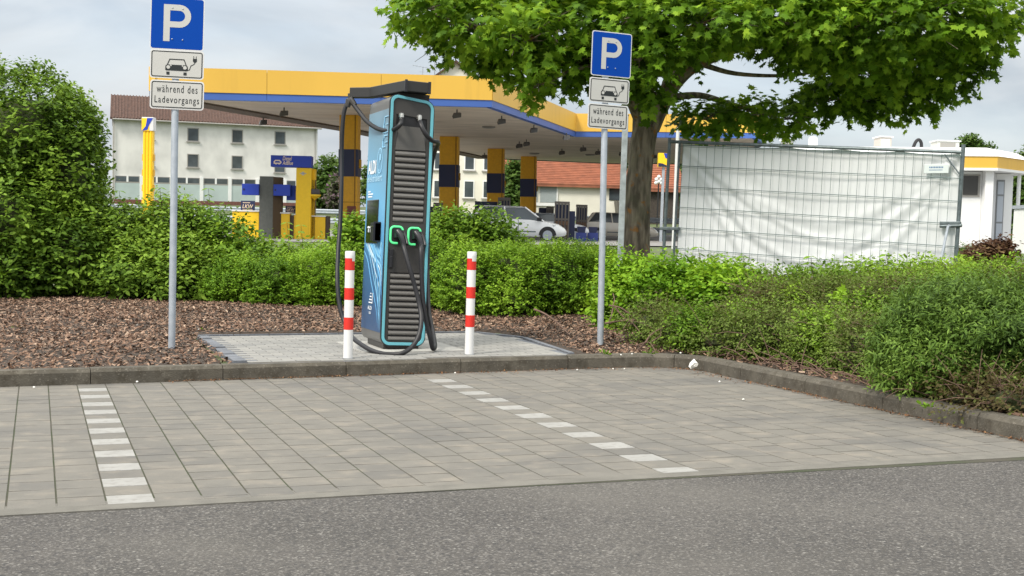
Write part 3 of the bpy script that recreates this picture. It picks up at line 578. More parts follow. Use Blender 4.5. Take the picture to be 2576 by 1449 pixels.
h1 = holder(-.098, 1.02); h2 = holder(.066, 1.015)
X, Z = cz(330, 945); mb = MB(); mb.box(X-.018, X+.018, -.022, -.002, Z-.085, Z+.085); mb.box(X-.012, X+.012, -.03, -.02, Z-.08, Z+.02); mb.build('door_handle', BLK2, ch, bevel=.008)
mb = MB(); mb.box(-.165, .165, .05, .66, 0, .06); mb.box(-.13, .15, .03, .05, 0, .05); mb.build('plinth', DGREY, ch, bevel=.004)
def chp(zx, zy, d): return toloc(ch, W(817.6+zx*.5212, 157.2+zy*.5212, d))
mb = MB(); c1 = [Vector(h1)] + [chp(*q) for q in [(383, 900, 12.02), (408, 990, 11.98), (436, 1090, 11.98), (458, 1180, 11.96), (465, 1250, 11.9), (452, 1320, 11.85), (420, 1372, 11.8), (370, 1404, 11.72), (300, 1408, 11.76), (230, 1392, 11.86), (170, 1358, 12.0), (128, 1322, 12.25), (98, 1262, 12.4), (72, 1180, 12.45), (60, 1060, 12.5), (63, 920, 12.6), (74, 760, 12.7), (79, 600, 12.75), (80, 450, 12.8), (83, 330, 12.8), (91, 245, 12.8), (106, 200, 12.8), (122, 185, 12.8)]]
mb.tube(catmull(c1, 5), .0205, 12); cab1 = mb.build('charging_cable', BLACK, ch, smooth=True)
mb = MB(); mb.tube(catmull([chp(*q) for q in [(122, 185, 12.8), (140, 205, 12.78), (165, 238, 12.7), (200, 282, 12.6), (245, 315, 12.45), (290, 328, 12.25), (335, 322, 12.08), (362, 300, 12.03), (373, 270, 12.1)]], 5), .0205, 12); mb.build('charging_cable', BLACK, ch, smooth=True)
mb = MB(); mb.tube([chp(108, 215, 12.8), chp(116, 182, 12.8), chp(124, 178, 12.8), chp(145, 207, 12.78)], [.024, .034, .034, .025], 10); mb.tube([chp(120, 150, 12.8), chp(120, 190, 12.8)], .02, 8); mb.build('cable_hook', DGREY, ch, smooth=True)
c2 = [Vector(h2)] + [chp(*q) for q in [(463, 900, 12.02), (466, 1000, 12.0), (470, 1100, 12.0), (478, 1190, 12.0), (492, 1270, 12.0), (508, 1330, 12.0), (519, 1378, 12.03), (530, 1372, 12.1), (524, 1320, 12.25), (512, 1260, 12.4), (500, 1180, 12.6), (495, 1000, 12.8), (500, 700, 12.8), (515, 500, 12.8), (530, 430, 12.65), (545, 395, 12.4), (542, 384, 12.2), (515, 376, 12.1), (488, 348, 12.05), (466, 308, 12.05), (459, 285, 12.1)]]
mb = MB(); mb.tube(catmull(c2, 5), .0205, 12); mb.build('charging_cable', BLACK, ch, smooth=True)
# cable boom on the roof
def plan(px, d): q = toloc(ch, P2((px-CX)*d/F, d, 2.4)); return np.array([q[0], q[1]])
a_, b2, c_, d_ = plan(1077, 12.2), plan(1014, 12.08), plan(925, 12.75), plan(875, 12.85)
poly = [a_, b2, c_, d_, d_+[.02, .09], c_+[.06, .10], b2+[.06, .24], a_+[.0, .26]]
mb = MB(); mb.prism([tuple(q) for q in poly], 2.288, 2.383, 'z'); bo = mb.build('cable_boom', BOOMG, ch, bevel=.006)
mb = MB(); mb.box(b2[0]-.004, b2[0]+.02, b2[1]-.012, b2[1]+.004, 2.28, 2.39); mb.build('boom_hinge', BLK2, bo, bevel=.003); mb = MB(); mb.box(a_[0]-.02, a_[0]+.006, a_[1]-.008, a_[1]+.01, 2.28, 2.39); mb.build('boom_hinge', BLK2, bo, bevel=.003)
mb = MB(); mb.hexa([(-.15, .06, 2.19), (.16, .06, 2.16), (.16, .55, 2.16), (-.15, .55, 2.19)], [(-.11, .04, 2.284), (.17, .04, 2.284), (.17, .5, 2.284), (-.11, .5, 2.284)]); mb.build('boom_neck', BOOMG, ch)
# ---------------------------------------------------------------- bollards
def bollard(x, y, label, rz):
    p = W(x, y, 11.39 if x < 1000 else 11.89); p[2] = .125; t = empty('bollard', p, rz, lean_at(x), label, 'bollard', 'red and white bollards guarding the charger')
    mb = MB(); mb.lathe([(.039, 0), (.039, .895-.055), (.0385, .84)], 24); mb.build('post', POLEW, t, smooth=True)
    for z0_, z1_ in ((.241, .343), (.490, .589), (.737, .839)): mb = MB(); mb.lathe([(.0396, z0_), (.0404, z0_+.001), (.0404, z1_-.001), (.0396, z1_)], 28); mb.build('reflective_band', REDR, t, smooth=True)
    mb = MB(); mb.lathe([(.041, .836), (.041, .888), (.037, .895), (.001, .896)], 28)
    for k in range(6): a0, a1 = R(-75+k*11), R(-75+(k+1)*11); rr = .0418; mb.quad((rr*math.cos(a0), rr*math.sin(a0), .812), (rr*math.cos(a1), rr*math.sin(a1), .812), (rr*math.cos(a1), rr*math.sin(a1), .86), (rr*math.cos(a0), rr*math.sin(a0), .86))
    mb.build('cap', BORDW, t, smooth=True); mb = MB(); mb.lathe([(.050, -.01), (.050, .003), (.04, .004)], 20); mb.build('base_gap', BASALT, t)
bollard(875, 903, 'red and white striped bollard standing left of the charger in front of its cable', 0)
bollard(1180, 893, 'red and white striped bollard standing right of the charger on the pale paving', R(-28))
# ---------------------------------------------------------------- parking signs
def stroke(mb, pts, hw, y, closed=False):
    n = len(pts); v = []
    for i in range(n):
        p = Vector(pts[i]); a = Vector(pts[(i-1) % n]) if (i or closed) else None; b = Vector(pts[(i+1) % n]) if (i < n-1 or closed) else None
        t = ((b-p).normalized() if b else Vector((0, 0))) + ((p-a).normalized() if a else Vector((0, 0))); t.normalize(); k = 1.0
        if a and b: k = 1/max(.5, abs(t.dot((b-p).normalized())))
        nn = Vector((-t.y, t.x))*hw*k; v += [(p.x+nn.x, y, p.y+nn.y), (p.x-nn.x, y, p.y-nn.y)]
    mb.add(v, [(2*i, 2*i+1, (2*i+3) % (2*n), (2*i+2) % (2*n)) for i in range(n if closed else n-1)])
def disc(mb, cx, cz_, r, y, n=16): mb.add([(cx+r*math.cos(2*PI*i/n), y, cz_+r*math.sin(2*PI*i/n)) for i in range(n)], [tuple(range(n))])
SW_ = .455
def parking_sign(x0, d, ybase, rot, lean, zs, dxs, label, tilt, ps=1.0):
    """galvanised pole with three plates; zs are the plates' bottom heights above the pole's foot"""
    p = W(x0, ybase, d); t = empty('parking_sign', p, -YAW+R(rot), lean, label, 'parking sign', 'parking signs beside the charger')
    mb = MB(); mb.lathe([(.0305, -.1), (.0305, zs[0]+.9), (.0295, zs[0]+.905), (.001, zs[0]+.905)], 20); mb.build('pole', GALV, t, smooth=True)
    def plate(zb, h, body, border, dx, nm):
        mb = MB(); mb.prism(rrect(SW_, h, .026, 6, 0, h/2), -.003, .0, 'y'); pl = mb.build(nm, [BORDW], t); pl.location = (dx, -.034, zb)
        pl.rotation_euler = (0, tilt, 0); pl.scale = (ps, 1, ps)
        mb = MB(); mb.prism(rrect(SW_-.018, h-.018, .02, 6, 0, h/2), -.0042, -.0032, 'y'); mb.build('sign_face', body, pl)
        if border: mb = MB(); ring_front(mb, rrect(SW_-.024, h-.024, .019, 6, 0, h/2), rrect(SW_-.040, h-.040, .012, 6, 0, h/2), -.0052, -.0044); mb.build('border', SIGNK, pl)
        mb = MB(); mb.box(-.06, .06, .0, .012, h*.3-.012, h*.3+.012); mb.box(-.045, .045, .012, .07, h*.3-.012, h*.3+.012); mb.build('clamp', GALVD, pl)
        return pl
    s = .45/617
    a = plate(zs[2], .45, SIGNB, False, dxs[2], 'blue_plate')
    mb = MB(); ox = -SW_/2; zb = .0; y = -.0056
    mb.quad((ox+.112, y, .072), (ox+.166, y, .072), (ox+.166, y, .388), (ox+.112, y, .388))
    path = [(ox+.166, .363), (ox+.245, .363)] + [(ox+.245+.0725*math.sin(R(q)), .2905+.0725*math.cos(R(q))) for q in range(15, 180, 15)] + [(ox+.245, .218), (ox+.166, .218)]
    stroke(mb, path, .0255, y); mb.build('letter_p', SIGNW, a)
    for rx, rz_ in ((ox+.185, .36), (ox+.272, .355), (ox+.187, .092), (ox+.275, .088)): mb = MB(); mb.ball((rx, -.0055, rz_), .0065, 8); mb.build('rivet', GALV, a)
    b = plate(zs[1], .246, SIGNW, True, dxs[1], 'car_plate'); k = SW_/622
    q = lambda X, Y: ((X-280)*k-SW_/2, (915-Y)*k)
    mb = MB(); y = -.0056
    stroke(mb, [q(473, 772), q(508, 689), q(672, 689), q(706, 772)], .0042, y); mb.add([(a_[0], y-.0002, a_[1]) for a_ in (q(460, 766), q(475, 752), q(702, 752), q(716, 766), q(720, 812), q(712, 822), q(466, 822), q(458, 812))], [tuple(range(8))])
    for X in (491, 688): (x1, z1_), (x2, z2_) = q(X-19, 872), q(X+18, 836); mb.quad((x1, y, z1_), (x2, y, z1_), (x2, y, z2_), (x1, y, z2_))
    stroke(mb, [q(716, 812), q(736, 806), q(745, 780), q(752, 757), q(775, 745), q(795, 728), q(798, 712)], .0032, y)
    mb.add([(a_[0], y-.0002, a_[1]) for a_ in (q(774, 670), q(821, 670), q(821, 700), q(808, 716), q(787, 716), q(774, 700))], [tuple(range(6))])
    for X in (783, 812): stroke(mb, [q(X, 672), q(X, 640)], .0025, y)
    mb.build('car_symbol', SIGNK, b)
    for X, Y, r_ in ((492, 782, .0155), (684, 782, .0155), (522, 762, .0065), (656, 762, .0065)): mb = MB(); disc(mb, *q(X, Y), r_, y-.0006); mb.build('headlight_disc', SIGNW, b)
    c = plate(zs[0], .248, SIGNW, True, dxs[0], 'text_plate')
    text_mesh('lettering', 'während des', SIGNK, c, front_m(0, -.0056, .142), .345, .066, bold=.004, align='CENTER', sp=1.22)
    text_mesh('lettering', 'Ladevorgangs', SIGNK, c, front_m(0, -.0058, .034), .375, .078, bold=.004, align='CENTER', sp=1.22)
    return t
# left sign: foot at (432, 880), plates' lower edges at about y 277, 203 and 131
d1 = 11.93; pz = lambda y: (880-y)*d1/F
parking_sign(432, d1, 880, 8.7, .012, (pz(278.5), pz(202.5), pz(131.5)), (.016, .012, .009), 'left parking sign, standing in the bark in front of the leafy hedge', .012)
d2 = 13.11; pz = lambda y: (861-y)*d2/F
parking_sign(1510, d2, 861, 24, .006, (pz(327), pz(262), pz(197)), (.012, .022, .036), 'right parking sign, standing in front of the maple trunk', .022, .94)
# square galvanised post behind the right sign
t = frame('metal_post', 1560, 655, 16.6, label='square galvanised steel post standing beside the maple trunk behind the parking sign', cat='post')
mb = MB(); mb.box(-.035, .035, -.03, .03, -.3, 1.75); mb.build('post', mat('galv_weathered', (.33, .37, .38), .55, metal=.3, var=.2, vscale=12), t, bevel=.004)
mb = MB(); mb.box(-.04, .04, -.035, .035, 1.75, 1.765); mb.build('post_cap', GALVD, t)
# ---------------------------------------------------------------- construction fence with tarpaulin
A_ = W(1664, 640, 17.55); B_ = W(2398, 655, 15.8); A_[2] = .22; B_[2] = .22
dv = B_-A_; FL = math.hypot(dv[0], dv[1]); fr = math.atan2(dv[1], dv[0])
fence = empty('construction_fence', A_, fr, 0, 'mobile wire mesh construction fence panel standing behind the shrubs', 'fence')
FH = zat(1680, 352, 17.55)-.22; FH2 = zat(2412, 382, 15.8)-.22+.02
print('fence', FL, FH, FH2, A_, B_)
mb = MB(); top = lambda x: FH + (FH2-FH)*x/FL
mb.tube([(0, 0, -.1), (0, 0, FH+.02)], .021, 10); mb.tube([(FL, 0, -.1), (FL, 0, FH2+.06)], .024, 10); mb.tube([(0, 0, FH-.03), (FL, 0, FH2-.03)], .021, 10); mb.tube([(.03, 0, .14), (FL, 0, .14)], .019, 8)
mb.tube([(.14, .0, -.1), (.14, .0, FH-.05)], .016, 8); mb.build('frame', GALVD, fence, smooth=True)
mb = MB(); nx_ = int(FL/.105)
for i in range(2, nx_+1): x = i*FL/nx_-.02; mb.tube([(x, -.022, .14), (x+.004, -.022, top(x)-.03)], .0028, 5, cap=False)
for k in range(8): z_ = -.07 - k*.262; mb.tube([(.14, -.026, top(.14)+z_), (FL, -.026, top(FL)+z_)], .0045, 5, cap=False); mb.tube([(.14, -.026, top(.14)+z_-.018), (FL, -.026, top(FL)+z_-.018)], .0025, 5, cap=False)
mb.build('wire_mesh', mat('mesh_wire', (.10, .15, .15), .5, metal=.3), fence)
mb = MB(); mb.tube([(FL-.02, -.02, FH2-.28), (FL-.20, -.02, FH2-.05)], .009, 6); mb.build('corner_gusset', GALVD, fence)
mb = MB(); mb.tube([(FL-.10, -.06, 1.10), (FL-.14, -.25, .55), (FL-.32, -.55, -.1)], .016, 8); mb.tube([(FL-.06, .0, 1.1), (FL-.10, -.06, 1.1)], .02, 8); mb.build('support_strut', GALV, fence, smooth=True)
mb = MB(); mb.box(FL-.20, FL+.03, -.05, .03, 1.12, 1.155); mb.tube([(FL-.2, -.03, 1.10), (FL+.05, -.03, 1.11)], .022, 8); mb.build('coupling_clamp', GALVD, fence, bevel=.006); mb = MB(); mb.box(-.06, .2, -.04, .03, 1.02, 1.06); mb.build('coupling_clamp', GALVD, fence, bevel=.006)
mb = MB(); mb.box(FL-.42, FL-.14, -.036, -.030, FH2-.27, FH2-.165); pl = mb.build('name_plate', mat('plate_white', (.6, .66, .66), .5), fence, bevel=.003)
mb = MB()
for k in range(9): mb.box(FL-.36+k*.018, FL-.348+k*.018, -.0372, -.0362, FH2-.21, FH2-.192)
for k in range(11): mb.box(FL-.36+k*.014, FL-.351+k*.014, -.0372, -.0362, FH2-.237, FH2-.227)
mb.build('illegible_print', mat('plate_blue_ink', (.05, .14, .3), .5), pl)
# second panel's end post, left of the first
shear_root(fence, .04)
if 0: t = empty('fence_post', A_ + np.array([-.02, .55, 0]), fr, .03, 'thin steel end post just behind the left end of the mesh fence', 'post')
# tarpaulin with hanging folds
mb = MB(); nu, nv = 150, 66; x0, x1 = .17, FL-.035
for j in range(nv+1):
    for i in range(nu+1):
        u, v = i/nu, j/nv; x = x0+(x1-x0)*u
        zt = top(x)-.045 - .02*abs(math.sin(u*PI*5)); zb = .14 - .05*math.sin(PI*u)*math.sin(PI*u) + .01*math.sin(u*40); z_ = zt + (zb-zt)*v
        y = .03 + .012*math.sin(u*13+v*3)
        for (a, dep, wd, am) in ((.50, .72, .030, .016), (.56, .46, .035, .010), (.52, .98, .040, .014), (.66, .60, .022, .012)):
            # folds sag from one top corner to the other
            f = dep*(1-abs((u-a)/(1-a if u > a else a))**1.7); y -= am*math.exp(-((v-f)/wd)**2)*(1 if .03 < u < .98 else 0) - am*.7*math.exp(-((v-f-wd*1.7)/wd)**2)
        for (a, b, sl_, am) in ((.86, .2, -2.2, .016), (.72, .55, -1.3, .018), (.16, .4, 1.7, .012), (.30, .25, 1.2, .010), (.93, .75, -1.7, .016)):
            g = (v-b) - sl_*(u-a)*.9; y += am*math.exp(-(g/.05)**2)*math.exp(-((u-a)/.16)**2)
        mb.v.append((x+.04*z_, max(-.012, y), z_))
mb.f = [(j*(nu+1)+i, j*(nu+1)+i+1, (j+1)*(nu+1)+i+1, (j+1)*(nu+1)+i) for j in range(nv) for i in range(nu)]; mb.m = [0]*len(mb.f)
to = mb.build('tarpaulin', TARP, None); to.location = fence.location; to.rotation_euler = fence.rotation_euler
to.data.polygons.foreach_set('use_smooth', [True]*len(to.data.polygons)); tag(to, 'large creased white tarpaulin hung behind the wire mesh of the fence', 'tarpaulin')
# ---------------------------------------------------------------- station canopy
cano = empty('station_canopy', P2(0, 60, .8), 0, 0, 'yellow and blue fuel station roof on square yellow columns', 'station canopy'); cl = np.array(cano.location[:])
PTS = [(-13.03, 49.0), (-.83, 51.0), (2.97, 66.2), (11.65, 65.7), (12.9, 70.5), (14.2, 91), (6.5, 92.0), (-2.3, 87.0), (-7.9, 64.5)]
ZB, ZM, ZT = 5.80, 6.06, 6.92
# the corners measured as lean-corrected points
def cp(i, z): return P2(PTS[i][0] + .010*(z-5.8), PTS[i][1], z) - cl
n = len(PTS); FT = .25; LS = .62
def wall(i, z0_, z1_, m, nm, out=0.0, split=1):
    j = (i+1) % n; a, b = cp(i, z0_), cp(j, z0_); t_ = unit((b-a)[None])[0]; nn = np.array([t_[1], -t_[0], 0]); mb = MB(); Ls = np.linalg.norm(b-a)
    for k in range(split):
        p = a + t_*(Ls*k/split+.012) + nn*out; q = a + t_*(Ls*(k+1)/split-.0) + nn*out; dz = np.array([0, 0, z1_-z0_]); bk = -nn*FT
        mb.hexa([p, q, q+bk, p+bk], [p+dz, q+dz, q+bk+dz, p+bk+dz])
    mb.build(nm, m, cano)
for i in range(n):
    seg = max(1, int(np.linalg.norm(cp(i, 6)-cp((i+1) % n, 6))/3.7)); side = i not in (4, 5)
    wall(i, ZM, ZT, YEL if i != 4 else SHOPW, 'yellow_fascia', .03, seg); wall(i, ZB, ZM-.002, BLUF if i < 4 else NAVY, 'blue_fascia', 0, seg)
mb = MB(); mb.add([cp(i, ZB+.04) for i in range(n)], [tuple(range(n))[::-1]]); mb.add([cp(i, ZT-.1) for i in range(n)], [tuple(range(n))]); mb.build('soffit', SOFF, cano)
mb = MB()
for i in (7, 8): a, b = cp(i, ZB-.03), cp((i+1) % n, ZB-.03); t_ = unit((b-a)[None])[0]; nn = np.array([-t_[1], t_[0], 0])*.9; mb.hexa([a, b, b+nn, a+nn], [q+np.array([0, 0, .06]) for q in (a, b, b+nn, a+nn)])
mb.build('soffit_beam', mat('soffit_beam', (.12, .09, .07), .8, var=.2), cano)
for (xl, xr, yt, dcol, rot) in ((858, 916, 302, 56.0, 20), (1108, 1166, 352, 68.0, 20), (1227, 1279, 380, 77.5, 20), (1310, 1359, 397, 85.0, 20)):
    s_ = F/dcol; wd = (xr-xl)/s_*.80; p = P2((xl+wd*s_*.42-CX)/s_, dcol, .8) - cl; rz = -YAW + R(-3)
    cc = MB(); ca, sa = math.cos(rz), math.sin(rz)
    def bx(mb, x0, x1, y0, y1, z0_, z1_):
        q = [(x0, y0), (x1, y0), (x1, y1), (x0, y1)]; q = [(p[0]+ca*a-sa*b, p[1]+sa*a+ca*b) for a, b in q]; mb.hexa([(a, b, z0_) for a, b in q], [(a, b, z1_) for a, b in q])
    h = wd/2
    bx(cc, -h, h, -h, h, 0, 5.05); c0 = cc.build('column', ORG, cano, bevel=.04)
    mb = MB(); bx(mb, -h-.02, h+.02, -h-.02, h+.02, 2.55, 3.65); mb.build('blue_column_band', NAVY, c0)
    mb = MB(); bx(mb, h+.02, h+.09, -.12, .1, 2.9, 3.25); mb.build('column_fixture', ORG, c0); mb = MB(); bx(mb, h-.4, h-.05, -h-.06, -h-.02, .7, 1.35); mb.build('fire_extinguisher_box', mat('fixture_red', (.16, .04, .03), .6), c0)
    mb = MB(); bx(mb, h-.12, h-.085, -h-.025, -h-.001, 0, 5.04); bx(mb, -h-.001, h+.001, -h-.012, h, 1.5, 1.52); mb.build('column_groove', mat('groove', (.22, .11, .01), .8), c0)
for (x, y, d, big) in ((712, 272, 52.5, 1), (660, 296, 55, 0), (1145, 258+19, 53, 0), (1257, 293, 55, 0), (1338, 316, 60, 0), (1420, 335, 64, 0), (1320, 352, 68, 1), (1462, 366, 70, 0), (1225, 322, 62, 2), (1302, 357, 70, 1), (1409, 375, 74, 1), (1500, 375, 76, 0), (1560, 378, 78, 0), (1340, 388, 82, 2), (1480, 391, 82, 2), (1640, 385, 82, 0), (1215, 385, 78, 0), (960, 310, 60, 1)):
    zz = 5.79; dd = (zz-EYE)*F/(hor(x)-y); dd = min(dd, 86); p = P2((x-CX)*dd/F, dd, zz) - cl; mb = MB()
    if big == 2: mb.lathe([(.3, .05), (.3, 0), (.22, -.03), (.001, -.03)], 14, p)
    else: mb.tube([p, p+[0, 0, -.16]], .03, 6); vv = lambda *q: p+np.array(q)*[.75, .75, 1]; mb.hexa([vv(-.24, -.1, -.36), vv(.18, -.16, -.30), vv(.2, .1, -.2), vv(-.22, .12, -.26)], [vv(-.16, -.05, -.18), vv(.2, -.1, -.14), vv(.2, .1, -.1), vv(-.15, .1, -.12)])
    mb.build('floodlight', mat('lamp_grey%d' % big, (.09, .085, .08) if big != 2 else (.2, .19, .17), .5) if ('lamp_grey%d' % big) not in bpy.data.materials else bpy.data.materials['lamp_grey%d' % big], cano)
# ---------------------------------------------------------------- buildings
def solveX(px, lat0, d0, a): # distance along a facade that starts at (lat0,d0) and runs at angle a
    k = (px-CX)/F; return (k*d0-lat0)/(math.cos(a)-k*math.sin(a))
def window(root, x, z, w_, h, y=-.0, fm=FRAME, sill=True, split=False):
    mb = MB(); f = .09
    for q in ((-w_/2-f, w_/2+f, h, h+f), (-w_/2-f, w_/2+f, -f, 0), (-w_/2-f, -w_/2, 0, h), (w_/2, w_/2+f, 0, h)): mb.box(x+q[0], x+q[1], y-.05, y+.02, z+q[2], z+q[3])
    if split: mb.box(x-.04, x+.04, y-.04, y+.02, z, z+h)
    f_ = mb.build('window', fm, root)
    mb = MB(); mb.quad((x-w_/2, y-.012, z), (x+w_/2, y-.012, z), (x+w_/2, y-.012, z+h), (x-w_/2, y-.012, z+h)); mb.build('pane', PANE, f_)
    if sill: mb = MB(); mb.box(x-w_/2-.22, x+w_/2+.22, y-.16, y-.0505, z-.19, z-.10); mb.build('sill', FRAME, f_)
    return f_
# long rendered building on the left
D0 = 145.; a27 = R(27); lat0 = (281-CX)*D0/F; p0 = P2(lat0, D0, 3.2)
bl = empty('rendered_building', p0, -YAW+a27, .006, 'long weathered white building with a dark red tiled roof behind the left hedge', 'building')
fx = lambda px: solveX(px, lat0, D0, a27); BLn = fx(795); zl = lambda px, y: zat(px, y, D0+fx(px)*math.sin(a27)) - 3.2
EV = zl(281, 299)
mb = MB(); mb.box(0, BLn, 0, 10, 0, EV); mb.add([(0, 0, EV), (0, 10, EV), (0, 5, EV+2.75), (BLn, 0, EV), (BLn, 10, EV), (BLn, 5, EV+2.75)], [(0, 2, 1), (3, 4, 5)]); mb.build('wall', REND, bl)
mb = MB(); ov = .35
mb.hexa([(-ov, -ov-.1, EV-.12), (BLn+ov, -ov-.1, EV-.12), (BLn+ov, 5, EV+2.75), (-ov, 5, EV+2.75)], [(-ov, -ov-.1, EV+.05), (BLn+ov, -ov-.1, EV+.05), (BLn+ov, 5, EV+2.95), (-ov, 5, EV+2.95)])
mb.hexa([(-ov, 5, EV+2.75), (BLn+ov, 5, EV+2.75), (BLn+ov, 10.3, EV-.12), (-ov, 10.3, EV-.12)], [(-ov, 5, EV+2.95), (BLn+ov, 5, EV+2.95), (BLn+ov, 10.3, EV+.05), (-ov, 10.3, EV+.05)])
nr_ = 70
for i in range(nr_):      # tile courses running down the slope
    x = -ov + (BLn+2*ov)*i/nr_; mb.hexa([(x, -ov-.12, EV+.05), (x+.13, -ov-.12, EV+.05), (x+.13, 5, EV+2.95), (x, 5, EV+2.95)], [(x, -ov-.12, EV+.13), (x+.13, -ov-.12, EV+.13), (x+.13, 5, EV+3.03), (x, 5, EV+3.03)])
mb.build('roof', TILE, bl)
mb = MB(); mb.tube([(-.1, -ov-.2, EV-.1), (BLn+.3, -ov-.2, EV-.1)], .09, 8); mb.tube([(BLn-.3, -.14, .4), (BLn-.3, -.14, EV-.2)], .06, 8); mb.tube([(.1, -.14, .4), (.1, -.14, EV-.2)], .06, 8); mb.build('gutter', FRAME, bl)
for px in (378, 483, 594, 701):
    for yb in (355, 420):
        if px == 701 and yb == 420: zz = zl(px, 433)
        elif px == 378: zz = zl(483, yb)
        else: zz = zl(px, yb+(px-483)*.035)
        window(bl, fx(px), zz, 1.08 if px != 378 else .5, 1.30)
ZBn, ZBt, ZPb = zl(428, 461), zl(428, 446), zl(428, 504)
mb = MB(); xs_ = [fx(q) for q in (281, 352, 428, 503, 574, 643, 712, 770)] + [BLn]
for i in range(len(xs_)-1):
    a, b = xs_[i]+.28, xs_[i+1]-.1; f_ = MB(); f_.box(a, b, -.06, .0, ZBn, ZBt); f_.box(a, b, -.07, -.061, ZBn-.1, ZBn+.02); wf = f_.build('window_strip', FRAME, bl)
    g = MB(); mdl = (a+b)/2; g.quad((a+.1, -.075, ZBn+.06), (mdl-.12, -.075, ZBn+.06), (mdl-.12, -.075, ZBt-.06), (a+.1, -.075, ZBt-.06)); g.quad((mdl+.12, -.075, ZBn+.06), (b-.1, -.075, ZBn+.06), (b-.1, -.075, ZBt-.06), (mdl+.12, -.075, ZBt-.06)); g.build('pane', PANE, wf)
    g = MB(); g.box(a, b, -.08, .0, ZPb, ZBn-.11); g.build('glazed_panel', GPANEL, bl)
    g = MB(); g.box(b, b+.36, -.16, 0, ZPb-.1, ZBt+.1); g.box(mdl-.1, mdl+.1, -.09, -.0, ZBn, ZBt); g.build('pilaster', SHOPW, bl)
mb = MB(); mb.box(-.05, BLn+.05, -.18, 0, -.6, ZPb-.005); mb.build('plinth', BRICKR, bl)
shear_root(bl, .006)
for q in kids(bl):
    for q2 in [q]+kids(q):
        for v in q2.data.vertices: v.co.x += .22*max(0, v.co.y)
# tall house behind the columns
def house(name, px0, px1, d, zbase, zeave, label, rot=0, depth=9, ridge=3., wallm=RENDW, roofm=TILE, gable_front=False, mulw=1):
    lat = (px0-CX)*d/F; a = R(rot); L_ = solveX(px1, lat, d, a); t = empty(name, P2(lat, d, zbase), -YAW+a, .012, label, 'house'); H = zeave-zbase
    mb = MB(); mb.box(0, L_, 0, depth, 0, H)
    if gable_front: mb.add([(0, 0, H), (L_, 0, H), (L_/2, 0, H+ridge), (0, depth, H), (L_, depth, H), (L_/2, depth, H+ridge)], [(0, 1, 2), (4, 3, 5)])
    else: mb.add([(0, 0, H), (0, depth, H), (0, depth/2, H+ridge), (L_, 0, H), (L_, depth, H), (L_, depth/2, H+ridge)], [(0, 2, 1), (3, 4, 5)])
    mb.build('wall', wallm, t); mb = MB(); o = .4; th = .22
    if gable_front:
        for s_ in (0, 1):
            e_ = -o if s_ == 0 else L_+o; ze = H-o*ridge/(L_/2)
            q = [(e_, -o, ze), (L_/2, -o, H+ridge), (L_/2, depth+o, H+ridge), (e_, depth+o, ze)]; mb.hexa(q, [(x, y, z_+th) for x, y, z_ in q])
    else:
        for s_ in (0, 1):
            e_ = -o if s_ == 0 else depth+o; ze = H-o*ridge/(depth/2)
            q = [(-o, e_, ze), (L_+o, e_, ze), (L_+o, depth/2, H+ridge), (-o, depth/2, H+ridge)]; mb.hexa(q, [(x, y, z_+th) for x, y, z_ in q])
            for k in range(14): f0 = k/14; y_ = e_+(depth/2-e_)*f0; z_ = ze+(H+ridge-ze)*f0; mb.box(-o, L_+o, y_-.02, y_+.06, z_+th*.9, z_+th+.09)
    mb.build('roof', roofm, t); return t, L_
hs, L_ = house('tall_house', 1040, 1231, 118, 2.0, 13.2, 'tall cream house behind the canopy with a brick chimney above the roof edge', rot=8, gable_front=True, ridge=2.5, depth=11)
X = lambda px: solveX(px, (1040-CX)*118/F, 118, R(8)); ZH = lambda px, y: zat(px, y, 118)-2.0
for px, yb in ((1176, 494), (1225, 494), (1176, 424), (1225, 424), (1100, 424), (1100, 494)): window(hs, X(px)-(0 if px < 1200 else .2), ZH(px, yb), .75 if px < 1200 else .45, 1.35, fm=SHOPW)
mb = MB(); x = X(1141); mb.box(x-.7, x+.55, 2.4, 3.6, 10.5, ZH(1141, 178)); mb.box(x-.8, x+.65, 2.3, 3.7, ZH(1141, 178), ZH(1141, 176)+.0); mb.box(x-.45, x-.1, 2.6, 3.2, ZH(1141, 176), ZH(1141, 173)); mb.box(x+.05, x+.4, 2.6, 3.2, ZH(1141, 176), ZH(1141, 173)); mb.build('chimney', mat('chimney_brick', (.22, .085, .055), .9, var=.2, vscale=6), hs)
mb = MB(); x = X(1060); z1_ = ZH(1060, 161); mb.tube([(x, 3, 11), (x, 3, z1_)], .035, 6); mb.tube([(x-.9, 2.7, z1_+.12), (x+1.0, 3.3, z1_-.1)], .02, 5)
for k in range(7): xx = x-.85+k*.29; mb.tube([(xx, 2.55, z1_+.1-.03*k), (xx, 3.35, z1_+.1-.03*k)], .012, 4)
mb.tube([(x-.35, 3, z1_-.4), (x+.15, 3, z1_-.4)], .015, 4); mb.build('antenna', GALV, hs)
t = frame('radio_mast', 1091, 260, 122, label='thin pale mast rising above the canopy beside the chimney', cat='mast'); mb = MB(); mb.tube([(0, 0, -10), (0, 0, 122*150/F)], .06, 6); mb.build('mast', GALV, t)
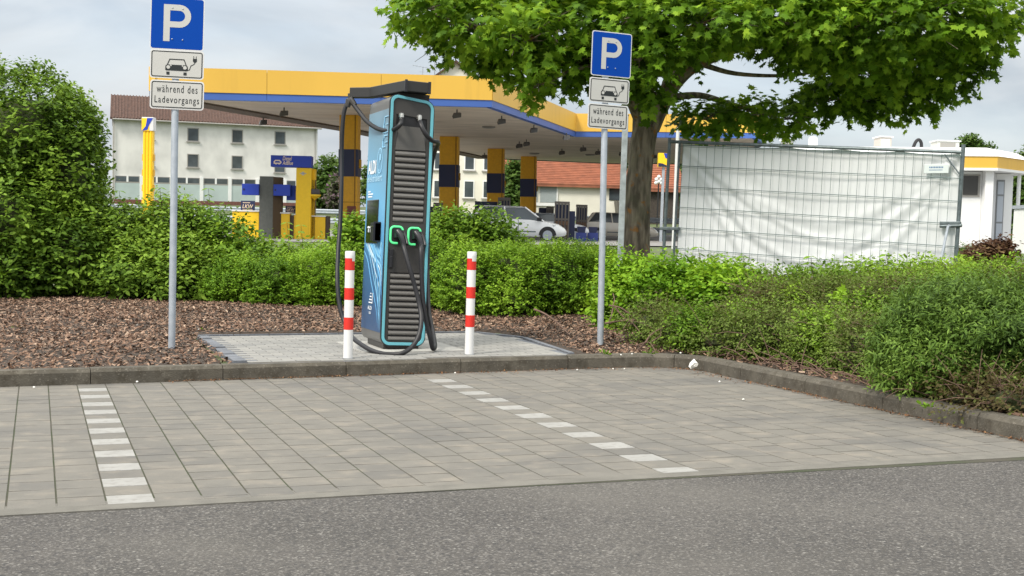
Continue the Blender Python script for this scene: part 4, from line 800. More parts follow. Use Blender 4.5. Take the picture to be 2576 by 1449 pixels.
# low house with orange roof
lo_, L_ = house('low_orange_roof_house', 1280, 1572, 112, 1.9, zat(1420, 463, 112), 'low cream building with a long orange tiled roof seen under the canopy', rot=6, depth=8, ridge=2.0, roofm=TILEO)
X = lambda px: solveX(px, (1280-CX)*112/F, 112, R(6)); ZH = lambda px, y: zat(px, y, 112)-1.9
mb = MB(); mb.box(X(1355), X(1398), -.08, 0, ZH(1380, 508), ZH(1380, 467)); mb.box(X(1285), X(1348), -.08, 0, ZH(1300, 508), ZH(1300, 467)); mb.build('garage_door', mat('garage_grey', (.30, .34, .35), .6, var=.05), lo_)
mb = MB(); mb.box(X(1285), X(1398), -.1, -.082, ZH(1380, 517), ZH(1380, 509)); mb.box(X(1396), X(1399), -.12, -.02, 0, ZH(1390, 467)); mb.build('door_beam', SHOPW, lo_)
mb = MB(); mb.box(X(1528), X(1556), -.06, 0, ZH(1540, 500), ZH(1540, 466)); mb.box(X(1558), X(1570), -.06, 0, ZH(1540, 530), ZH(1540, 466)); mb.build('dark_opening', PANE, lo_)
mb = MB(); mb.hexa([(X(1548), -1.5, .2), (X(1566), -1.5, .2), (X(1566), -.1, .2), (X(1548), -.1, .2)], [(X(1540), -1.5, 2.0), (X(1544), -1.5, 2.0), (X(1544), -.1, 2.0), (X(1540), -.1, 2.0)]); mb.build('outside_stair', EDGEST, lo_)
l2, L_ = house('gabled_orange_roof_house', 1610, 1704, 104, 1.6, zat(1660, 474, 104), 'dark brown timber house with an orange roof seen right of the maple trunk', rot=4, depth=7, ridge=2.3, roofm=TILEO, wallm=mat('dark_timber', (.05, .04, .033), .8, var=.3))
# wall blocks to the far right of the station: shop
SH = 54.; sx0 = (1945-CX)*SH/F; shop = empty('station_shop', P2(sx0, SH, .8), -YAW+R(-2), .02, 'white flat roofed station shop with a yellow fascia band behind the fence', 'shop building')
X = lambda px: (px-1945)*SH/F; ZS = lambda px, y: zat(px, y, SH)-.8
zt_, zb_ = ZS(2400, 384), ZS(2400, 433)
mb = MB(); mb.box(0, X(2455)-.01, 0, 12, 0, zb_); mb.build('wall', SHOPW, shop)
XD = lambda px, y: (px-CX)*(SH+y)/F - (1945-CX)*SH/F
cx2, cx3 = X(2476), X(2567)+1279*2.2/F; yb2 = 2.2
roofp = [(-.3, -.6), (cx2, -.75), (cx3, yb2), (cx3-.6, 12), (-.3, 12)]
def off(p, k): c_ = np.mean(np.array(p), 0); return [tuple(c_+(np.array(q)-c_)*(1+k)) for q in p]
mb = MB(); mb.prism(roofp, zb_+.12, zt_-.2, 'z'); mb.build('yellow_band', YEL, shop)
mb = MB(); mb.prism(off(roofp, .006), zb_+.02, zb_+.118, 'z'); mb.build('lower_trim', SHOPW, shop)
mb = MB(); q1 = off(roofp, .008); q2 = off(roofp, -.10); mb.hexa([(*q1[0], zt_-.2), (*q1[1], zt_-.2), (*q1[3], zt_-.2), (*q1[4], zt_-.2)], [(*q2[0], zt_+.16), (*q2[1], zt_+.16), (*q2[3], zt_+.16), (*q2[4], zt_+.16)])
mb.add([(*q1[1], zt_-.2), (*q1[2], zt_-.2), (*q1[3], zt_-.2), (*q2[1], zt_+.16), (*q2[2], zt_+.12), (*q2[3], zt_+.16)], [(0, 1, 4, 3), (1, 2, 5, 4), (3, 4, 5), (0, 2, 1)]); mb.build('roof', SHOPW, shop)
mb = MB(); mb.box(X(2405), X(2450), -.05, 0, ZS(2430, 496), ZS(2430, 440)); wf = mb.build('window', FRAME, shop); mb = MB(); mb.box(X(2408), X(2444), -.08, -.051, ZS(2430, 491), ZS(2430, 444)); mb.build('pane', mat('dark_pane', (.05, .048, .045), .25), wf)
mb = MB(); mb.box(X(2455), X(2475), -.45, .05, 0, zb_+.02); mb.build('pillar', SHOPW, shop, bevel=.01)
GW = mat('shop_grey_wall', (.55, .56, .57), .6)
mb = MB(); mb.hexa([(X(2475)-.02, .05, 0), (XD(2488, 1.4), 1.4, 0), (XD(2488, 1.4)+.3, 12, 0), (X(2475)-.3, 12, 0)], [(X(2475)-.02, .05, zb_), (XD(2488, 1.4), 1.4, zb_), (XD(2488, 1.4)+.3, 12, zb_), (X(2475)-.3, 12, zb_)]); mb.build('entrance_side', GW, shop)
mb = MB(); mb.box(XD(2488, 1.4), XD(2529, 1.4), 1.42, 5, 0, zb_); mb.build('entrance_wall', SHOPW, shop)
a_, b_ = XD(2488, 1.4)+.01, XD(2508, 1.4); df = MB(); df.box(a_, b_, 1.38, 1.415, .05, zb_-.25); dr_ = df.build('glazed_door', mat('door_frame', (.22, .23, .24), .5), shop)
for z0_, z1_ in ((.12, .95), (1.02, 2.05), (2.12, zb_-.32)): mb = MB(); mb.box(a_+.04, b_-.04, 1.36, 1.379, z0_, z1_); mb.build('pane', mat('door_pane%d' % int(z0_*10), (.42, .46, .52), .2), dr_)
mb = MB(); mb.tube([(XD(2542, 1.9), 1.9, 0), (XD(2542, 1.9), 1.9, zb_+.05)], .075, 10); mb.build('roof_post', SHOPW, shop)
def rooftop(name, px0, px1, yt, yb, label, fn, cat='roof unit', dep=1.0, yy=4.0):
    d = SH+yy+.0; t = empty(name, P2((px0-CX)*d/F, d, zat(px0, 376, d)-.25), -YAW, .02, label, cat); w_ = (px1-px0)*d/F; h = (376-yt)*d/F+.25
    fn(t, w_, h, dep); return t
def unit_box(c, dk=False):
    def f(t, w_, h, dep):
        mb = MB(); mb.box(0, w_, 0, dep, 0, h); mb.build('casing', c, t, bevel=.03)
        mb = MB(); mb.box(w_*.12, w_*.8, -.02, -.002, h*.35, h*.9); mb.build('grille', FRAME if dk else SHOPW, t)
        mb = MB(); mb.box(-.05, w_+.05, -.05, dep+.05, h, h+.05); mb.build('lid', SHOPW, t)
    return f
rooftop('vent_housing', 2205, 2235, 346, 370, 'pale cubic roof unit with a dark side on the shop roof', unit_box(mat('unit_beige', (.50, .46, .42), .6)))
rooftop('air_conditioner', 2350, 2405, 356, 370, 'wide low air conditioning unit on the shop roof', unit_box(mat('unit_white', (.58, .58, .54), .6), True))
rooftop('roof_cabinet', 1968, 1988, 352, 372, 'small grey box on the shop roof left of the white dome', unit_box(mat('unit_grey', (.28, .29, .28), .6), True))
def dome(t, w_, h, dep): mb = MB(); mb.lathe([(w_/2, 0), (w_/2, h*.8), (w_*.42, h*.96), (.01, h)], 16, (w_/2, w_/2, 0)); mb.build('drum', SHOPW, t, smooth=True)
rooftop('white_vent_drum', 2028, 2052, 343, 372, 'white rounded vent drum on the shop roof', dome, 'vent drum')
def hook(t, w_, h, dep): mb = MB(); mb.tube(catmull([(0, 0, 0), (w_*.35, 0, h*.75), (w_*.7, 0, h), (w_, 0, h*.75), (w_, 0, 0)], 6), .07, 10); mb.build('pipe', BLACK, t, smooth=True)
rooftop('bent_vent_pipe', 2284, 2309, 352, 370, 'black bent pipe rising from the shop roof', hook, 'vent pipe')
shear_root(shop, .02)
# white cabinet at the far right
t = frame('white_container', 2574, 655, 40, label='white panelled container at the right edge behind the bronze shrub', cat='container'); mb = MB(); mb.box(0, 2.4, 0, 1.0, -.3, 1.52); mb.build('body', SHOPW, t, bevel=.02); mb = MB(); mb.box(-.04, 2.5, -.06, 1.05, 1.52, 1.62); mb.build('lid', GALV, t)
mb = MB(); [mb.box(.3+k*.16, .36+k*.16, -.03, -.001, -.2, 1.5) for k in range(10)]; mb.build('panel_ribs', BORDW, t)
# ---------------------------------------------------------------- station furniture
def fr2(name, x, d, label, cat, group=None, rot=0, z=.8): return empty(name, P2((x-CX)*d/F, d, z), -YAW+R(rot), lean_at(x), label, cat, group)
DP = 54.; s_ = F/DP; tr = fr2('fuel_price_tower', 371, 75, 'slim yellow ribbed tower with a blue and white box on top', 'sign tower'); s7 = F/75
HT = zat(371, 297, 75)-.8; HB = zat(371, 331, 75)-.8
mb = MB(); mb.box(-.26, .26, -.2, .2, -.3, HB); [mb.tube([(-.17+k*.17, -.2, -.3), (-.17+k*.17, -.2, HB)], .06, 6) for k in range(3)]; mb.build('shaft', YELB, tr)
mb = MB()
for k in range(5): z_ = .7+k*.83; mb.box(-.34, .34, -.1, .1, z_, z_+.35)
mb.build('shaft_bracket', YEL, tr)
mb = MB(); mb.box(-.32, .32, -.28, .28, HB, HT); hd = mb.build('head_box', BORDW, tr, bevel=.02); mb = MB(); mb.box(-.32, .1, -.29, -.281, HB, HT-.06); mb.build('yellow_facet', YELB, hd)
mb = MB(); mb.add([(-.3, -.3, HB), (.0, -.3, HB+.05), (.1, -.3, HB+.35), (.3, -.3, HT-.05), (-.02, -.3, HT-.05), (-.1, -.3, HB+.25)], [tuple(range(6))]); mb.build('blue_facet', BLUS, hd)
# truck pump group
X = lambda px: (px-760)*DP/F; ZD = lambda y, px=760: zat(px, y, DP)-.8
g = fr2('diesel_sign_column', 760, DP, 'strong yellow column carrying a wide blue diesel sign', 'sign column'); mb = MB(); mb.box(X(741), X(779), 0, .45, -.4, ZD(423)); mb.box(X(779)+.0, X(779)+.12, .3, .6, -.4, ZD(423)-.02); mb.build('column', YELB, g, bevel=.01)
mb = MB(); mb.box(X(677), X(779), -.06, .5, ZD(422), ZD(393)); sg = mb.build('blue_box', BLUS, g, bevel=.01)
CREAM = mat('sign_cream', (.85, .68, .52), .5)
text_mesh('lettering', 'Diesel', CREAM, sg, front_m(X(707), -.065, ZD(405.5)), X(730)-X(707), .16, bold=.01, shear=.2); text_mesh('lettering', 'AdBlue', CREAM, sg, front_m(X(707), -.065, ZD(416.5)), X(733)-X(707), .16, bold=.01, shear=.2)
mb = MB(); x0, x1 = X(686), X(703); stroke(mb, [(x0, ZD(413)), (x0, ZD(409)), (x0+.05, ZD(406)), (x1-.06, ZD(406)), (x1, ZD(410)), (x1-.02, ZD(413))], .022, -.066, True); disc(mb, x0+.07, ZD(414), .035, -.067); disc(mb, x1-.07, ZD(414), .035, -.067); mb.build('truck_symbol', CREAM, sg)
mb = MB(); mb.box(X(758)-.05, X(758)+.05, -.012, -.003, ZD(441), ZD(433)); mb.box(X(758)-.13, X(758)+.13, -.012, -.003, ZD(438), ZD(436)); mb.build('white_mark', SIGNW, g)
g = fr2('diesel_pump', 667, DP, 'dark grey pump pillar with a blue box on each side', 'fuel pump'); X2 = lambda px: (px-667)*DP/F
mb = MB(); mb.box(X2(650), X2(684), 0, .5, -.4, ZD(445)); mb.build('pillar', mat('pillar_grey', (.10, .105, .095), .6, var=.1), g); mb = MB(); mb.hexa([(X2(684), 0.01, -.4), (X2(702), .3, -.4), (X2(702), .7, -.4), (X2(684), .7, -.4)], [(X2(684), 0.01, ZD(446)), (X2(702), .3, ZD(446)), (X2(702), .7, ZD(446)), (X2(684), .7, ZD(446))]); mb.build('rear_pillar', mat('pillar_brown', (.09, .06, .035), .7), g)
for a, b in ((607, 650), (686, 728)): mb = MB(); mb.box(X2(a), X2(b)-.01, -.12, .32, ZD(493), ZD(465)); k = mb.build('blue_cabinet', BLUS, g, bevel=.01); mb = MB(); mb.box(X2(a)+.05, X2(a)+.1, -.14, -.12, ZD(481), ZD(477)); mb.build('lock', BLACK, k)
mb = MB(); mb.box(X2(714), X2(742), .35, .7, ZD(503), ZD(466)); mb.build('rear_cabinet', BLUS, g)
g = fr2('yellow_barrier_wall', 660, DP+.3, 'low yellow barrier blocks with white caps around the truck pump', 'barrier'); X3 = lambda px: (px-660)*DP/F
for a, b, yt in ((582, 649, 534), (685, 727, 537), (738, 742, 540), (781, 817, 543)):
    mb = MB(); mb.box(X3(a), X3(b), 0, .3, -.4, ZD(yt)); k = mb.build('barrier_block', YELB, g); mb = MB(); mb.box(X3(a)-.02, X3(b)+.02, -.04, .34, ZD(yt), ZD(yt-3)); mb.build('white_cap', SHOPW, k)
for a, b in ((727, 738), (817, 826)): mb = MB(); mb.box(X3(a)+.005, X3(b)-.005, .05, .5, -.4, ZD(541)); mb.build('dark_infill', mat('infill_%d' % a, (.07, .05, .04), .7), g)
def lkw(x0, x1, y0, y1, d, label):
    t = fr2('truck_sign', (x0+x1)/2, d, label, 'sign', 'small blue truck signs'); s1 = d/F; w_ = (x1-x0)*s1; z0_, z1_ = zat(x0, y1, d)-.8, zat(x0, y0, d)-.8
    mb = MB(); mb.box(-w_/2, w_/2, -.03, 0, z0_, z1_); b = mb.build('plate', mat('navy_plate%d' % x0, (.02, .03, .10), .5), t); h = z1_-z0_
    text_mesh('lettering', 'LKW', CREAM, b, front_m(0, -.035, z0_+h*.30), w_*.78, h*.36, bold=.02, align='CENTER', shear=.2)
    mb2 = MB(); [mb2.box(-w_*.36+k*w_*.09, -w_*.29+k*w_*.09, -.036, -.031, z0_+h*.78, z0_+h*.86) for k in range(6)]; mb2.build('small_print', CREAM, b); mb2 = MB(); [mb2.box(-w_*.36+k*w_*.08, -w_*.30+k*w_*.08, -.036, -.031, z0_+h*.10, z0_+h*.19) for k in range(9)]; mb2.build('small_print', CREAM, b)
    mb = MB(); mb.tube([(0, .02, -.3), (0, .02, z1_)], .03, 6); mb.build('stand', GALVD, t)
lkw(604, 639, 505, 532, DP+1.4, 'dark blue truck sign left of the grey pump pillar'); lkw(716, 742, 518, 536, DP+1.6, 'smaller truck sign half hidden behind the yellow column')
t = fr2('drum_lantern', 788, DP+.2, 'grey and yellow round lamp drum on a brown post beside the yellow column', 'lamp'); mb = MB(); mb.box(-.16, .02, .1, .25, -.4, ZD(452)); mb.build('post', bpy.data.materials['pillar_brown'], t)
mb = MB(); mb.lathe([(.02, ZD(503)), (.05, ZD(500)), (.09, ZD(499)), (.18, ZD(496)), (.25, ZD(492)), (.25, ZD(489))], 14); mb.build('shade', YELB, t, smooth=True); mb = MB(); mb.lathe([(.2, ZD(489)), (.23, ZD(484)), (.2, ZD(476)), (.05, ZD(474))], 14); mb.build('hood', mat('hood_grey', (.07, .06, .06), .5), t, smooth=True)
# fuel pumps under the canopy
PF = mat('pump_frame', (.13, .115, .105), .6); HOSE = mat('hose_rust', (.14, .08, .05), .7)
def pump(x0, x1, y0, y1, d, label, cabx=None, dy=.35):
    xc = (x0+x1)/2; t = fr2('fuel_pump', xc, d, label, 'fuel pump', 'fuel pumps under the canopy'); s1 = d/F; w_ = (x1-x0)*s1; h = zat(xc, y0, d)-.8; mb = MB(); n_ = 4
    mb.box(-w_/2, w_/2, .02, .4, 0, h*.93); mb.build('cabinet', NAVY, t)
    mb = MB(); mb.box(-w_/2-.03, w_/2+.03, -.05, .45, h*.94, h)
    for k in range(n_+1): x = -w_/2 + w_*k/n_; mb.box(x-.035, x+.035, -.05, .019, .05, h*.94)
    mb.box(-w_/2, w_/2, -.04, .01, h*.52, h*.57); mb.build('frame', PF, t)
    mb = MB()
    for k in range(n_): x = -w_/2 + w_*(k+.5)/n_; mb.box(x-.05, x+.05, -.1, .018, h*.40, h*.5); mb.tube([(x, -.08, h*.42), (x+.03, -.12, h*.2), (x-.02, -.05, .1)], .022, 6)
    mb.build('hose_and_nozzle', HOSE, t)
    if cabx: mb = MB(); mb.box((cabx[0]-xc)*s1, (cabx[1]-xc)*s1, dy, dy+.5, 0, zat(xc, cabx[2], d)-.8); mb.build('side_cabinet', NAVY, t, bevel=.02)
pump(1393, 1427, 507, 575, 64, 'grey slotted fuel pump right of the white car roof', (1428, 1444, 530)); pump(1447, 1472, 515, 572, 70, 'smaller slotted fuel pump in front of the silver car bonnet'); pump(1250, 1278, 497, 545, 66, 'slotted fuel pump between the second and third columns', (1190, 1247, 508))
pump(1088, 1108, 510, 560, 64, 'fuel pump half hidden behind the charger', (1075, 1085, 520)); pump(1372, 1388, 520, 560, 76, 'distant navy fuel pump behind the white car', (1352, 1371, 523))
def bucket(x, y, d, label):
    t = fr2('washing_bucket', x, d, label, 'bucket', 'blue washing buckets on stands'); h = zat(x, y, d)-.8; mb = MB(); mb.hexa([(-.14, -.12, h-.35), (.14, -.12, h-.35), (.14, .12, h-.35), (-.14, .12, h-.35)], [(-.19, -.16, h), (.19, -.16, h), (.19, .16, h), (-.19, .16, h)]); mb.build('bucket', NAVY, t); mb = MB(); mb.box(-.22, .22, -.18, .18, 0, .38); mb.tube([(0, 0, .38), (0, 0, h-.34)], .03, 6); mb.build('stand', mat('stand_blue', (.015, .03, .16), .6) if 'stand_blue' not in bpy.data.materials else bpy.data.materials['stand_blue'], t)
bucket(1460, 570, 58, 'blue washing bucket beside the silver car wheel'); bucket(1489, 571, 58.5, 'blue washing bucket in front of the beige car')
# blue yellow sign and globe lamp between trunk and fence
t = fr2('station_totem', 1660, 63, 'yellow and blue station sign between the trunk and the fence', 'sign'); h0, h1_ = zat(1660, 421, 63)-.8, zat(1660, 386, 63)-.8
mb = MB(); mb.box(-.27, .27, -.15, .15, h0, h1_); b = mb.build('sign_box', YELB, t)
mb = MB(); mb.add([(-.03, -.16, h1_-.01), (.06, -.16, h1_-.24), (.26, -.16, h1_-.24), (.26, -.16, h1_-.01)], [(0, 1, 2, 3)]); mb.build('blue_stripe', BLUS, b)
mb = MB(); mb.add([(-.26, -.16, h0+.01), (-.26, -.16, h0+.18), (-.06, -.16, h0+.16), (.16, -.16, h0+.06), (.16, -.16, h0+.01)], [(0, 1, 2, 3, 4)]); mb.build('dark_stripe', NAVY, b); mb = MB(); mb.box(-.06, .06, -.05, .05, -.3, h0); mb.build('mast', GALV, t)
t = fr2('globe_lamp', 1650, 100, 'street lamp with a cluster of white globes right of the trunk', 'street lamp', z=1.2); mb = MB(); zz = zat(1650, 463, 100)-1.2; mb.tube([(0, 0, -.4), (0, 0, zz)], .05, 8); mb.build('pole', BLACK, t)
for dx, dz in ((0, .52), (-.18, .32), (.18, .32), (-.2, .06), (.2, .06), (0, .16)): mb = MB(); mb.ball((dx, -.05, zz+dz), .135, 10); mb.build('globe', SHOPW, t, smooth=True)
t = fr2('lamp_pole', 1692, 40, 'pale straight lamp pole rising behind the left end of the fence', 'pole', z=.75); mb = MB(); mb.tube([(0, 0, -.4), (0, 0, zat(1692, 322, 40)-.75)], .05, 8); mb.build('pole', BORDW, t)
# guard rails
def rail(pa, pb, label):
    a = W(*pa); b = W(*pb); dv = b-a; L_ = math.hypot(dv[0], dv[1]); t = empty('guard_rail', a, math.atan2(dv[1], dv[0]), -math.atan2(dv[2], L_), label, 'guard rail', 'guard rails along the road'); mb = MB()
    prof = [(0, -.17), (-.05, -.12), (-.05, -.06), (0, -.02), (0, .02), (-.05, .06), (-.05, .12), (0, .17)]
    mb.add([(0, y, z_) for y, z_ in prof] + [(L_, y, z_) for y, z_ in prof], [(i, i+1, 8+i+1, 8+i) for i in range(7)]); mb.build('rail', GALV, t); mb = MB()
    k = 0
    while k < L_: mb = MB(); mb.box(k, k+.1, .01, .12, -1.0, .1); mb.build('rail_post', GALVD, t); k += 4
rail((250, 517, 112), (1790, 558, 86), 'upper guard rail on the bank behind the station'); rail((250, 540, 98), (1790, 583, 80), 'lower guard rail beside the station road')
# ---------------------------------------------------------------- cars
def car(x_front, d, L_, H, Wd, paint, label, zb=.8, suv=0):
    t = fr2('parked_car', x_front - L_*F/d, d, label, 'car', 'cars at the fuel station', z=zb); hw = Wd/2; r = .31
    st = [(0, .35, .80, .0), (.08, .30, .98, 0), (.55, .24, 1.0, 0), (L_*.62, .24, .95, 0), (L_-.95, .24, .88, 0), (L_-.35, .26, .76, 0), (L_-.08, .30, .60, 0), (L_, .36, .50, 0)]
    mb = MB(); rg = []
    for i, (x, zb_, zt_, _) in enumerate(st):
        k = hw*(.86 if i in (0, 7) else .95 if i in (1, 6) else 1.0); rg.append([(x, -k*.92, zb_), (x, -k, zb_+.12), (x, -k, (zb_+zt_)/2+.05), (x, -k*.93, zt_-.02), (x, -k*.7, zt_+.03), (x, k*.7, zt_+.03), (x, k*.93, zt_-.02), (x, k, (zb_+zt_)/2+.05), (x, k, zb_+.12), (x, k*.92, zb_)])
    n_ = 10; mb.add([q for r_ in rg for q in r_], [(i*n_+j, (i+1)*n_+j, (i+1)*n_+(j+1) % n_, i*n_+(j+1) % n_) for i in range(7) for j in range(n_)] + [tuple(range(n_)), tuple(7*n_+j for j in range(n_))[::-1]]); mb.build('body', paint, t, smooth=True)
    x0, x1, x2, x3 = .10, .55, L_*.56, L_-.98; mb = MB(); bz = .93
    lo = [(x0, -hw*.9, bz), (x3, -hw*.88, bz-.06), (x3, hw*.88, bz-.06), (x0, hw*.9, bz)]; hi = [(x1, -hw*.72, H-.02), (x2, -hw*.72, H-.01), (x2, hw*.72, H-.01), (x1, hw*.72, H-.02)]
    mb.hexa(lo, hi); mb.build('windows', PANE, t)
    mb = MB(); mb.hexa([(x1-.14, -hw*.76, H-.055), (x2+.05, -hw*.76, H-.055), (x2+.05, hw*.76, H-.055), (x1-.14, hw*.76, H-.055)], [(x1+.05, -hw*.62, H), (x2-.1, -hw*.62, H), (x2-.1, hw*.62, H), (x1+.05, hw*.62, H)])
    for s_ in (-1, 1):
        mb.tube([(x3+.02, s_*hw*.885, bz-.05), (x2+.02, s_*hw*.73, H-.03)], .035, 6); mb.tube([(x0, s_*hw*.9, bz), (x1-.05, s_*hw*.73, H-.04)], .06, 6); mb.tube([((x1+x2)/2+.1, s_*hw*.9, bz), ((x1+x2)/2+.02, s_*hw*.735, H-.04)], .035, 6)
    mb.build('roof', paint, t)
    for x in (.72, L_-.80):
        for s_ in (-1, 1):
            mb = MB(); y0_, y1_ = (s_*hw*1.0, s_*(hw-.2)); ring = [(x+r*math.cos(2*PI*k/20), r+.0+r*math.sin(2*PI*k/20)) for k in range(20)]; mb.prism(ring, min(y0_, y1_)-.012, max(y0_, y1_)+.012, 'y'); wl = mb.build('wheel', BLACK, t)
            mb = MB(); ring = [(x+r*.66*math.cos(2*PI*k/20), r+r*.66*math.sin(2*PI*k/20)) for k in range(20)]; mb.prism(ring, s_*(hw+.02)-.008, s_*(hw+.02)+.008, 'y'); mb.build('rim', GALV, wl)
            mb = MB(); ring = [(x+(r+.06)*math.cos(PI*k/12), r+(r+.06)*math.sin(PI*k/12)) for k in range(13)]; mb.prism(ring, s_*(hw+.004)-.002, s_*(hw+.004)+.002, 'y'); mb.build('wheel_arch', BLACK, t)
    for s_ in (-1, 1):
        mb = MB(); mb.hexa([(L_-.55, s_*hw*.9-.06, .62), (L_-.1, s_*hw*.82-.06, .56), (L_-.1, s_*hw*.82+.09, .56), (L_-.55, s_*hw*.9+.07, .62)], [(L_-.60, s_*hw*.9-.06, .77), (L_-.18, s_*hw*.82-.06, .66), (L_-.18, s_*hw*.82+.09, .66), (L_-.60, s_*hw*.9+.07, .77)]); mb.build('headlight', mat('lamp_glass', (.5, .52, .55), .1) if 'lamp_glass' not in bpy.data.materials else bpy.data.materials['lamp_glass'], t)
        mb = MB(); mb.box(x3-.28, x3-.08, s_*(hw+.08)-.08, s_*(hw+.08)+.08, .93, 1.06); mb.build('mirror', BLACK, t, bevel=.03)
        mb = MB(); mb.box(1.2, L_-1.3, s_*(hw+.003)-.006, s_*(hw+.003)+.006, .42, .47); mb.box(L_*.5, L_*.5+.02, s_*(hw+.003)-.004, s_*(hw+.003)+.004, .35, .9); mb.build('door_trim', GALVD, t)
    return t
PW = mat('paint_white', (.80, .81, .82), .2, coat=.6); PS = mat('paint_silver', (.58, .60, .64), .25, metal=.2, coat=.6); PB = mat('paint_beige', (.72, .67, .58), .25, metal=.1, coat=.6)
car(1421, 58.5, 4.1, 1.50, 1.75, PW, 'white compact car behind the bushes, its nose by the slotted pump'); car(1482, 67, 4.2, 1.35, 1.75, PS, 'silver car mostly hidden behind the slotted fuel pump'); car(1650, 74, 3.95, 1.50, 1.75, PB, 'beige car standing behind the right parking sign pole')
# ---------------------------------------------------------------- maple tree
g0 = W(1603, 640, 18.5); g0[2] = gz(g0[0], g0[1]); mt = empty('maple_tree', g0, 0, 0, 'large maple tree with a wide low crown behind the right parking sign', 'tree'); O = np.array(g0)
def pw(x, y, d): return Vector(W(x, y, d) - O)
mb = MB(); TD = 18.5
trunk = [(1598, 690, .215), (1600, 640, .190), (1602, 560, .178), (1606, 480, .170), (1613, 400, .166), (1620, 345, .172), (1628, 300, .175)]
limbs = {
 'a': [(1622, 330, 0, .17), (1618, 240, .1, .14), (1608, 140, .2, .12), (1600, 40, .3, .10), (1595, -90, .4, .07)],
 'b': [(1632, 320, 0, .155), (1662, 262, -.1, .13), (1700, 205, -.3, .105), (1760, 160, -.5, .075), (1880, 112, -.8, .055), (2010, 70, -1.0, .04), (2160, 40, -1.2, .02)],
 'c': [(1612, 300, 0, .10), (1575, 230, -.3, .075), (1500, 160, -.8, .06), (1380, 110, -1.1, .045), (1240, 75, -1.2, .03), (1100, 40, -1.2, .015)],
 'd': [(1672, 248, 0, .06), (1760, 240, .5, .045), (1850, 265, .8, .035), (1960, 290, 1.0, .025), (2080, 250, 1.1, .015)],
 'e': [(1655, 275, .2, .08), (1700, 160, .8, .07), (1770, 40, 1.3, .05), (1850, -60, 1.6, .04)],
 'f': [(1760, 160, -.5, .04), (1850, 185, -.2, .03), (1980, 190, .1, .022), (2120, 175, .3, .016), (2280, 190, .3, .01)],
 'g': [(1880, 112, -.8, .035), (2050, 110, -1.1, .028), (2230, 95, -1.3, .022), (2420, 90, -1.4, .014)],
 'h': [(1500, 160, -.8, .035), (1430, 180, -1.3, .025), (1370, 215, -1.5, .014)]}
mb.tube(catmull([pw(x, y, TD) for x, y, r_ in trunk], 4), [float(np.interp(i/24, np.linspace(0, 1, 7), [q[2] for q in trunk])) for i in range(25)], 18)
nodes = []
for k, l in limbs.items():
    c = catmull([pw(x, y, TD+dd) for x, y, dd, r_ in l], 5); rs = [float(np.interp(i/(len(c)-1), np.linspace(0, 1, len(l)), [q[3] for q in l])) for i in range(len(c))]; mb.tube(c, rs, 10); nodes += list(zip(c, rs))[3:]
CR = [(1075, 22, 95, 48, -1.0, 1.1), (1190, 70, 110, 72, -1.2, 1.2), (1300, 120, 90, 80, -1.3, 1.2), (1352, 215, 42, 36, -1.5, .5), (1420, 60, 110, 95, -.9, 1.5), (1440, 165, 60, 50, -1.0, .7), (1520, 120, 80, 70, -1.0, .9),
 (1600, 40, 150, 75, -1.6, 1.3), (1612, 150, 58, 55, -1.9, .6), (1640, 225, 40, 45, -1.2, .4), (1560, -60, 220, 80, 0, 2), (1760, 60, 120, 62, -1.8, 1.2), (1700, 120, 60, 45, -1.6, .6), (1890, 40, 120, 62, -1.5, 1.4), (2010, 60, 110, 80, -1.6, 1.2),
 (2060, 120, 90, 60, -.9, .9), (2150, 70, 130, 95, -1.3, 1.5), (2290, 60, 130, 110, -1.3, 1.5), (2420, 50, 100, 88, -1.2, 1.2), (2505, 60, 45, 55, -1.0, .6), (2200, 185, 130, 70, -.2, 1.1), (2330, 190, 105, 62, -.3, 1.0), (2425, 160, 45, 42, -.5, .5),
 (1775, 300, 80, 26, .5, .6), (1880, 290, 80, 26, .6, .6), (1978, 300, 52, 28, .6, .5), (2080, 255, 85, 32, .8, .7), (2190, 262, 60, 24, .5, .6), (2300, 255, 60, 28, .3, .6), (2150, -70, 330, 80, 0, 2.4), (1250, -50, 200, 50, 0, 1.6), (1850, -110, 300, 80, 0, 2.4), ]
bl = [(c-O, r_) for c, r_ in px_blobs(CR, TD)]
rr = random.Random(5)
for c, r_ in bl:
    c_ = Vector(c); nd = min(nodes, key=lambda q: (q[0]-c_).length + (0 if q[0].z < c_.z+.2 else .5)); m_ = (nd[0]+c_)/2 + Vector((rr.uniform(-.1, .1), rr.uniform(-.1, .1), rr.uniform(-.05, .12)))
    mb.tube(catmull([nd[0], m_, c_], 3), [min(nd[1], .03)*q for q in (1, .9, .8, .7, .6, .5, .4)], 6)
    for k in range(9):
        e_ = c_ + Vector([rr.uniform(-.95, .95)*q for q in r_]); md = (c_+e_)/2 + Vector((0, 0, .04)); mb.tube([c_, md, e_], [.010, .007, .003], 4, cap=False)
mb.build('trunk', BARK, mt, smooth=True)
foliage(bl, 7600, 6, .27, .124, MAPLE, LF_MAP, mt, 77, None, shell=.30, upb=.05, name='crown', core=0, droop=.35, rnd=.55, lump=.30)
